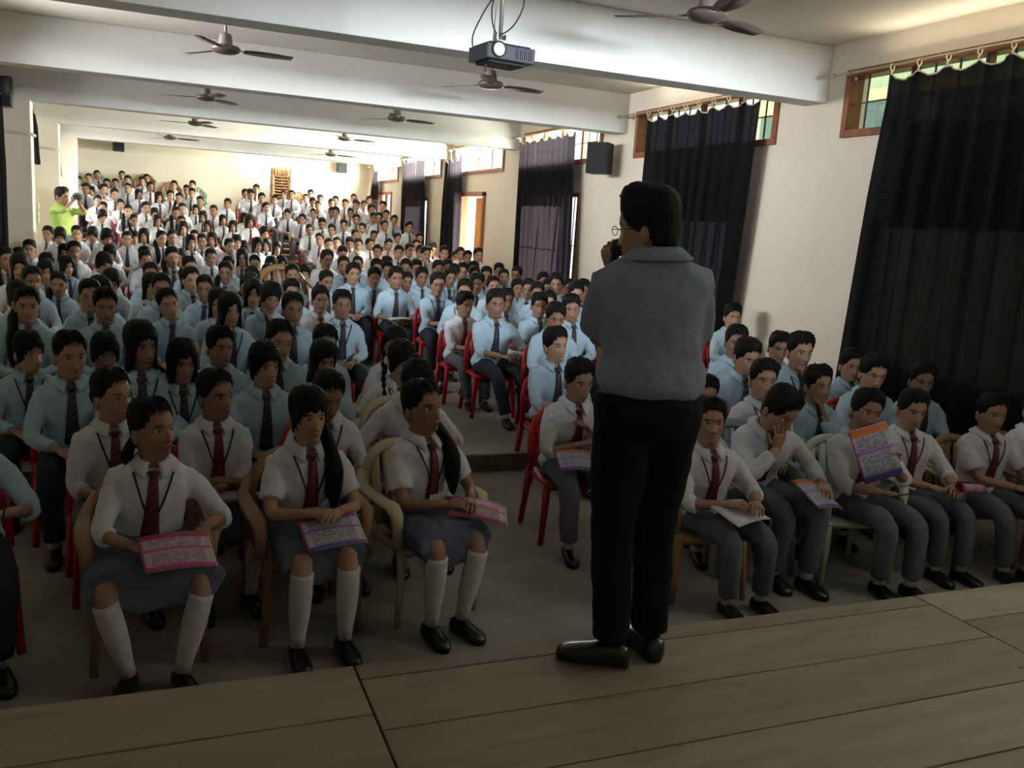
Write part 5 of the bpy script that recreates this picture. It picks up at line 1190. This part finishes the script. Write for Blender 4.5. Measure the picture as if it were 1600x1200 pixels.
 (791, 450): dict(BLU, kind='boy', hair='short', head=(.05, 0, .1), label='boy in blue shirt just behind the newspaper boy'),
 (844, 457): dict(BLU, kind='boy', hair='short', messy=.9, sleeves='short', head=(.05, 0, -.15), label='boy in pale short-sleeved blue shirt behind the red chair pair'),
 (870, 472): dict(BLU, kind='boy', hair='short', messy=.5, head=(.2, 0, -.1), label='boy in blue shirt glancing down left of the speaker'),
 (892, 459): dict(BLU, kind='boy', hair='short', messy=.7, head=(.08, -.1, -.2), label='boy in blue shirt partly covered by the speaker sleeve'),
 (809, 436): dict(BLU, kind='boy', hair='short', head=(-.02, 0, 0), label='boy in blue shirt between the newspaper boy and the third curtain'),
 (455, 435): dict(kind='boy', shirt='blue_shirt', tie='navy_tie', legs='navy_trousers', hair='short', glasses=True, head=(.05, 0, .1), label='spectacled boy among the girls in the middle rows'),
}
PEOPLE = {}
def place(root, res, X, Y, f, h, yaw):
    c = res['crown']; s = max(.84, min(1.14, h / c[2])); cw, sw = math.cos(yaw), math.sin(yaw)
    root.scale = (s, s, s); root.rotation_euler = (0, 0, yaw)
    root.location = (X - s * (c[0] * cw - c[1] * sw), Y - s * (c[0] * sw + c[1] * cw), f)
    return s
FARG = 'students seated too far off to tell apart'
def attrs(i):
    x, y, f, h, k, row, key = SEATS[i]
    girl = 'g' in k
    white = 'w' in k or ((y > 14.8 or (key[1] < 392)) and 'b' not in k) 
    if row >= 10 and 'b' not in k and key[1] < 395: white = True
    if girl and key[1] < 397: white = True
    return girl, white
def far_protos():
    specs = []
    for lod in (1, 2):
        for (nm, kw) in (('g1', dict(kind='girl', hair='bob', messy=.3)), ('g2', dict(kind='girl', hair='back', tail='bun', messy=.2)), ('g3', dict(kind='girl', hair='bob', messy=1.0, thick=.015, lanyard=lod == 1, badge=False)),
                         ('g4', dict(kind='girl', hair='fringe', tail='pony')), ('g5', dict(kind='girl', hair='back', tail='left')), ('g6', dict(kind='girl', hair='fringe', messy=.8, thick=.013, lean=.22, hd=(.30, .06, .1))),
                         ('b1', dict(hair='short', messy=.4)), ('b2', dict(hair='short', messy=1.2, top=.026)), ('b3', dict(hair='short', messy=.8, lanyard=lod == 1, badge=False, hd=(.02, .08, .15))),
                         ('b4', dict(hair='short', messy=.6, hd=(.28, 0, -.15), lean=.2)), ('b5', dict(hair='short', messy=.9, hands=CHIN, lean=.2, hd=(.06, .1, 0))), ('b6', dict(hair='short', messy=.3, thick=.006, top=.016, hd=(-.05, -.08, -.12))), ('b7', dict(hair='short', messy=.5, glasses=lod == 1, side=.08, hd=(.05, .05, -.2)))):
            if nm == 'b5' and False: continue
            specs.append((lod, nm, kw))
    out = {}
    for n_, (lod, nm, kw) in enumerate(specs):
        kw = dict(kw); hd = kw.pop('hd', (.03, 0, 0)); lean = kw.pop('lean', .1); side = kw.pop('side', 0)
        root = empty('person'); before = set(bpy.data.objects)
        res = figure(root, lod=lod, pose=Pose(lean, side, 0, hd), shirt='blue_shirt', tie='navy_tie', legs='navy_trousers', hideleg=True, seed=n_, **kw)
        parts = [o for o in bpy.data.objects if o not in before]
        out[(lod, nm)] = [root, parts, res, False]
    settle()
    return out
PROTO = far_protos()
def instance(key, X, Y, f, h, yaw, white, girl):
    P = PROTO[key]
    if not P[3]: root, parts = P[0], P[1]; P[3] = True
    else: root, parts = copy_person(P[0], P[1])
    for c in parts:
        n_ = c.name.split('.')[0]
        if n_ in ('shirt', 'collar', 'rolled_cuff'):
            set_mat(c, M['white_shirt' if white else 'blue_shirt'])
        elif n_ == 'tie': set_mat(c, M['maroon_tie' if white and int(X * 17 + Y * 5) % 4 == 0 else 'navy_tie'])
        elif n_ == 'trousers': set_mat(c, M['grey_trousers' if white else 'navy_trousers'])
    s = place(root, P[2], X, Y, f, h, yaw)
    return root, s
HAIRWORD = {'g1': 'with a straight bob', 'g2': 'with pulled-back hair', 'g3': 'with loose bob hair', 'g4': 'with a fringe', 'g5': 'with a plait', 'g6': 'looking down', 'b1': 'with cropped hair', 'b2': 'with spiky hair', 'b3': 'turning slightly',
            'b4': 'looking down', 'b5': 'chin on hand', 'b6': 'with flat short hair', 'b7': 'leaning aside'}
rr = random.Random(11)
standing_keys = {(514, 278), (547, 290)}
for i, (x, y, f, h, k, row, key) in enumerate(SEATS):
    key = tuple(key); girl, white = attrs(i); g = gaze(x, y)
    o_, wall_ = ORD[i]
    if key in standing_keys:
        root = empty('person'); res = figure(root, 'boy', lod=1, pose=Pose(.02, 0, 0, (.05, 0, 0), pz=.36), standing=True, shirt='blue_shirt' if key[0] == 514 else 'white_shirt', tie='navy_tie', legs='navy_trousers', hands=[(-.2, -.05, .93), (.2, -.05, .93)] if key[0] == 514 else [(-.05, -.2, 1.45), (.2, -.05, .93)], seed=i)
        place(root, res, x, 27.75, 1.655, (h + f) - 1.655 + .0, g)
        tag(root, 'tall boy in blue shirt standing against the back wall' if key[0] == 514 else 'boy standing at the back wall with one hand raised to his head', 'person', 'students'); continue
    if key in HERO:
        kw = dict(HERO[key]); label = kw.pop('label'); ck = kw.pop('chair', 'red_plastic'); lean = kw.pop('lean', .08); side = kw.pop('side', 0); hd = kw.pop('head', (0, 0, 0)); yaw = kw.pop('yaw', None)
        if yaw is None: yaw = max(-.25, min(.25, g * .25))
        lod = 0 if y < 9.6 else 1
        root = empty('person'); res = figure(root, lod=lod, pose=Pose(lean, side, 0, hd), seed=i, **kw)
        s = place(root, res, x, y, f, h, yaw)
        tag(root, label, 'person', 'students'); PEOPLE[key] = (root, res, s, yaw)
        chair(ck, (root.location.x, root.location.y + .02, f), yaw, s, '%s %schair under the %s' % (ck.split('_')[0] if ck not in ('grey_plastic', 'green_plastic') else {'grey_plastic': 'blue-grey', 'green_plastic': 'pale green'}[ck], 'plastic ' if ck == 'red_plastic' else 'arm', ' '.join(label.split()[:9]).rstrip(',')), 'chairs of the front rows')
    else:
        lod = 1 if y < 15.5 else 2
        opts = ['g1', 'g2', 'g3', 'g4', 'g5', 'g6', 'g2', 'g3'] if girl else ['b1', 'b2', 'b3', 'b4', 'b5', 'b6', 'b7', 'b1', 'b3', 'b2']
        nm = opts[(i * 7 + int(key[0])) % len(opts)]
        yaw = g * .8 + rr.uniform(-.32, .32)
        root, s = instance((lod, nm), x, y, f, h, yaw, white, girl)
        lab = '%s %s in %s shirt, %s row, %s from the %s' % ('girl' if girl else 'boy', HAIRWORD[nm], 'white' if white else 'blue', ordinal(row), ordinal(o_) if o_ else 'nearest' if False else ordinal(o_), wall_)
        w_ = lab.split()
        if len(w_) > 16: lab = lab.replace(' from the ', ' from ')
        tag(root, lab, 'person', 'students')
        ck = 'red_plastic'
        if key in ((450, 326), (474, 334)): ck = 'brown_plastic'
        chair(ck, (root.location.x, root.location.y + .02, f), yaw * .5, s, '%s plastic chair in the %s row, %s from the %s' % ('brown' if ck[0] == 'b' else 'red', ordinal(row), ordinal(o_), wall_), 'chairs of the seated crowd', detailed=y < 9.5)

# the speaker on the stage, seen from behind
sp = empty('person', (1.555, 2.565, .5), PI, 1.09)
tag(sp, 'man standing on the stage edge with his back to us, grey-blue shirt, black trousers', 'person')
spr = figure(sp, 'boy', lod=0, pose=Pose(.015, .062, 0, (.08, .0, .62), pz=.36, drop=.055, hs=.93), standing=True, hair='short', shirt='speaker_shirt', tie=None, legs='black_trousers', sleeves='short', slim=.97, thick=.007, top=.028, messy=.45,
             hands=[(-.13, -.27, 1.03), (.045, -.21, 1.25)], palms=[(0, 0, 1), (-1, -.2, 0)], hdir=[(.4, -1, .2), (.30, -.1, .9)], curl=(.9, 1.3), poles=[(-.25, .5, -1), (.22, .15, -1)], glasses=True,
             feet=[(-.085, .0, .085), (.075, .03, .085)], knees=[(-.05, -1, 0), (.85, -.55, 0)], hirise=.06, seed=99)
mic = empty('microphone', (0, 0, 0)); Wt = spr['arms'][1][2]; mp_ = sp.matrix_world if False else None
def to_world(root_loc, rz, s, p):
    c, q = math.cos(rz), math.sin(rz); return Vector((root_loc[0] + s * (p[0] * c - p[1] * q), root_loc[1] + s * (p[0] * q + p[1] * c), root_loc[2] + s * p[2]))
wp = to_world((1.555, 2.565, .5), PI, 1.09, Wt)
mic.location = (wp.x - .035, wp.y - .01, wp.z - .01); mic.rotation_euler = (.35, .15, 0)
tag(mic, 'black handheld microphone raised to the chin of the speaker', 'microphone')
MB().lathe([(.008, -.10), (.011, -.095), (.012, 0), (.014, .07), (.015, .085)], seg=14).build('handle', M['black'], mic)
MB().lathe([(.016, .085), (.025, .095), (.027, .115), (.022, .135), (.008, .145)], seg=16).build('windshield', M['mesh_black'], mic)

# the photographer
ph = empty('person', (-1.66, 18.3, .38), .95, 1.13)
tag(ph, 'man in lime green shirt standing by the left wall, photographing', 'person')
phr = figure(ph, 'boy', lod=1, pose=Pose(.02, 0, 0, (.05, 0, .1), pz=.36), standing=True, hair='short', shirt='green_shirt', tie=None, legs='grey_trousers', sleeves='rolled', slim=1.15, hands=[(-.06, -.27, 1.40), (.06, -.29, 1.38)], palms=[(1, 0, .3), (-1, 0, .3)], hdir=[(.2, -.4, .9), (-.2, -.4, .9)], curl=(1., 1.), seed=5)
cm_ = empty('camera', to_world((-1.66, 18.3, .38), .95, 1.13, (0, -.30, 1.475)), .95, 1.1); tag(cm_, 'black camera held up by the man in the green shirt', 'camera')
flat(MB().box((0, 0, 0), (.13, .05, .085)).box((0, 0, .05), (.05, .045, .03)), 'body', M['black'], cm_, bevel=.008)
MB().lathe([(.032, 0), (.034, .05), (.036, .09), (.028, .092), (.001, .088)], seg=16).xform(Matrix.Translation((0, -.02, 0)) @ Matrix.Rotation(PI / 2, 4, 'X')).build('lens', M['steel'], cm_)

# ------------------------------------------------------------------ chairs without people
def brown_stack(x, y, f, n_, label, group, kind='brown_plastic', rz=0, scale=1.0):
    for k in range(n_):
        chair(kind, (x + .004 * math.sin(k * 2.1), y, f + k * .085), rz + .02 * math.sin(k), scale, label % (('lowest' if k == 0 else 'topmost' if k == n_ - 1 else ordinal(k) + ' from the bottom')), group, detailed=False)
brown_stack(3.42, 27.95, 1.655, 13, 'brown plastic armchair, %s in the tall stack at the back wall', 'tall stack of brown armchairs')
brown_stack(-.36, 28.0, 1.655, 5, 'brown armchair, %s of the low stack behind the rear left heads', 'low stack of brown armchairs')
brown_stack(.36, 28.0, 1.655, 3, 'brown armchair, %s of the smaller stack left of centre', 'smaller stack of brown armchairs')
brown_stack(-1.62, 27.95, 1.655, 4, 'pale green armchair, %s of the stack in the rear left corner', 'stack of green armchairs', 'green_plastic')
brown_stack(1.05, 28.05, 1.655, 2, 'pale green armchair, %s of two at the middle of the back wall', 'two green armchairs', 'green_plastic')
brown_stack(3.98, 28.0, 1.655, 3, 'brown armchair, %s of the group right of the tall stack', 'brown armchairs right of the tall stack')
chair('brown_plastic', (1.50, 11.4, .15), .1, 1.38, 'empty brown armchair showing above the girls near the aisle', None)

# ------------------------------------------------------------------ printed sheets and other things in hands
def sheet(label, cat, loc, rot, w, h, mat, name='pamphlet', bend=.06, group=None, pages=2):
    r = empty(name, loc); r.rotation_euler = rot; tag(r, label, cat, group)
    for p in range(pages):
        n_ = 9; mb = MB(); P = []; 
        for i_ in range(n_):
            u = i_ / (n_ - 1) - .5; P.append([(u * w + .006 * p, v * h + .005 * p, bend * (.25 - u * u) * (1 + .5 * p * v) - .006 * p + .008 * math.sin(3 * v)) for v in (-.5, -.17, .17, .5)])
        mb.grid(np.array(P), closed=False); o = mb.build('page', mat if p == 0 else M['paper'], r, recalc=False)
        uvl = o.data.uv_layers.new(name='UVMap'); vs = [(i_ / (n_ - 1), j / 3) for i_ in range(n_) for j in range(4)]
        for lp in o.data.loops: uvl.data[lp.index].uv = vs[lp.vertex_index]
        md = o.modifiers.new('t', 'SOLIDIFY'); md.thickness = .0012
    return r
def lap(key, p): 
    root, res, s, yaw = PEOPLE[key]; return to_world(root.location, yaw, s, p)
sheet('pink printed pamphlets in the hands of the front left girl', 'pamphlet', lap((232, 620), (.10, -.43, .645)), (.36, .05, .20), .28, .20, M['pamphlet_pink'], pages=2)
sheet('printed pamphlet under the clasped hands of the middle front girl', 'pamphlet', lap((482, 602), (.03, -.40, .622)), (.38, -.05, .12), .27, .20, M['pamphlet'])
sheet('folded purple pamphlet in the lap of the long-tailed girl', 'pamphlet', lap((655, 592), (.12, -.36, .625)), (.25, .15, -.25), .30, .15, M['pamphlet_pink'])
sheet('white papers on the lap of the boy beside the speaker', 'paper', lap((1112, 622), (.07, -.36, .622)), (.2, .0, .3), .28, .20, M['paper'])
sheet('printed pamphlet on the knees of the boy bowing his head', 'pamphlet', lap((1235, 608), (.20, -.46, .60)), (.38, .14, .25), .23, .24, M['pamphlet_blue'])
sheet('printed pamphlet held upright before a boy in the front row', 'pamphlet', lap((1361, 607), (-.07, -.34, .905)), (1.15, -.3, -.22), .24, .31, M['pamphlet_blue'], bend=.02)
sheet('sheet on the lap of the boy cut off at the right frame edge', 'paper', lap((1554, 613), (.36, -.42, .63)), (-.1, 0, .1), .22, .16, M['paper'])
sheet('pink sheet held by the boy at the right frame edge', 'pamphlet', lap((1554, 613), (.40, -.30, .69)), (-.5, 0, .1), .16, .14, M['pamphlet_pink'])
sheet('white papers on the lap of the aisle boy in blue', 'paper', lap((619, 416), (.02, -.40, .625)), (-.1, 0, .1), .34, .20, M['paper'])
sheet('pamphlet on the lap of the boy half hidden behind the speaker', 'pamphlet', lap((908, 560), (-.08, -.40, .63)), (.3, .0, -.2), .26, .2, M['pamphlet_blue'])
sheet('folded sheet under the arms of the girl with striped maroon tie', 'paper', lap((332, 576), (.04, -.34, .60)), (-.1, 0, .1), .28, .18, M['pamphlet'])
sheet('white sheet on the lap of the short-haired girl at left', 'paper', lap((41, 516), (.08, -.34, .66)), (-.5, 0, .3), .16, .2, M['paper'])
for (nm, key, p, rz, L_, lab, mt) in (('rolled_newspaper', (776, 451), (.20, -.40, .665), -.35, .30, 'rolled newspaper in the hands of the aisle boy', 'paper'), ('rolled_paper', (1431, 608), (.26, -.42, .665), .1, .22, 'rolled printed paper in the hands of the plump boy', 'pamphlet_pink')):
    c = lap(key, p); P = []
    for k in range(40):
        a_ = k * .36; r_ = .012 + .0006 * k; P.append([(-L_ / 2, r_ * math.cos(a_), r_ * math.sin(a_)), (L_ / 2, r_ * math.cos(a_), r_ * math.sin(a_))])
    o = MB().grid(np.array(P), closed=False).build(nm, M['paper'] if mt == 'paper' else M['pamphlet_pink'], recalc=False); o.location = c; o.rotation_euler = (0, .12, rz)
    uvl = o.data.uv_layers.new(name='UVMap')
    for lp in o.data.loops: uvl.data[lp.index].uv = ((lp.vertex_index // 2) / 39, lp.vertex_index % 2)
    tag(o, lab, 'newspaper' if mt == 'paper' else 'paper')
def pen(label, c, rot):
    o = empty('pen', c); o.rotation_euler = rot; tag(o, label, 'pen')
    MB().lathe([(.001, -.07), (.0035, -.06), (.0042, -.05), (.0042, .06), (.003, .07)], seg=8).build('barrel', M['steel'], o); MB().box((.005, 0, .045), (.0015, .003, .04)).build('clip', M['chrome'], o, smooth=False)
pen('pen in the hand of the girl at the left frame edge', lap((-75, 600), (.16, -.39, .77)), (.3, .2, 0))
pen('pen lying by the hand of the pamphlet boy', lap((1361, 607), (.14, -.38, .655)), (1.3, .3, 1.0))
settle()
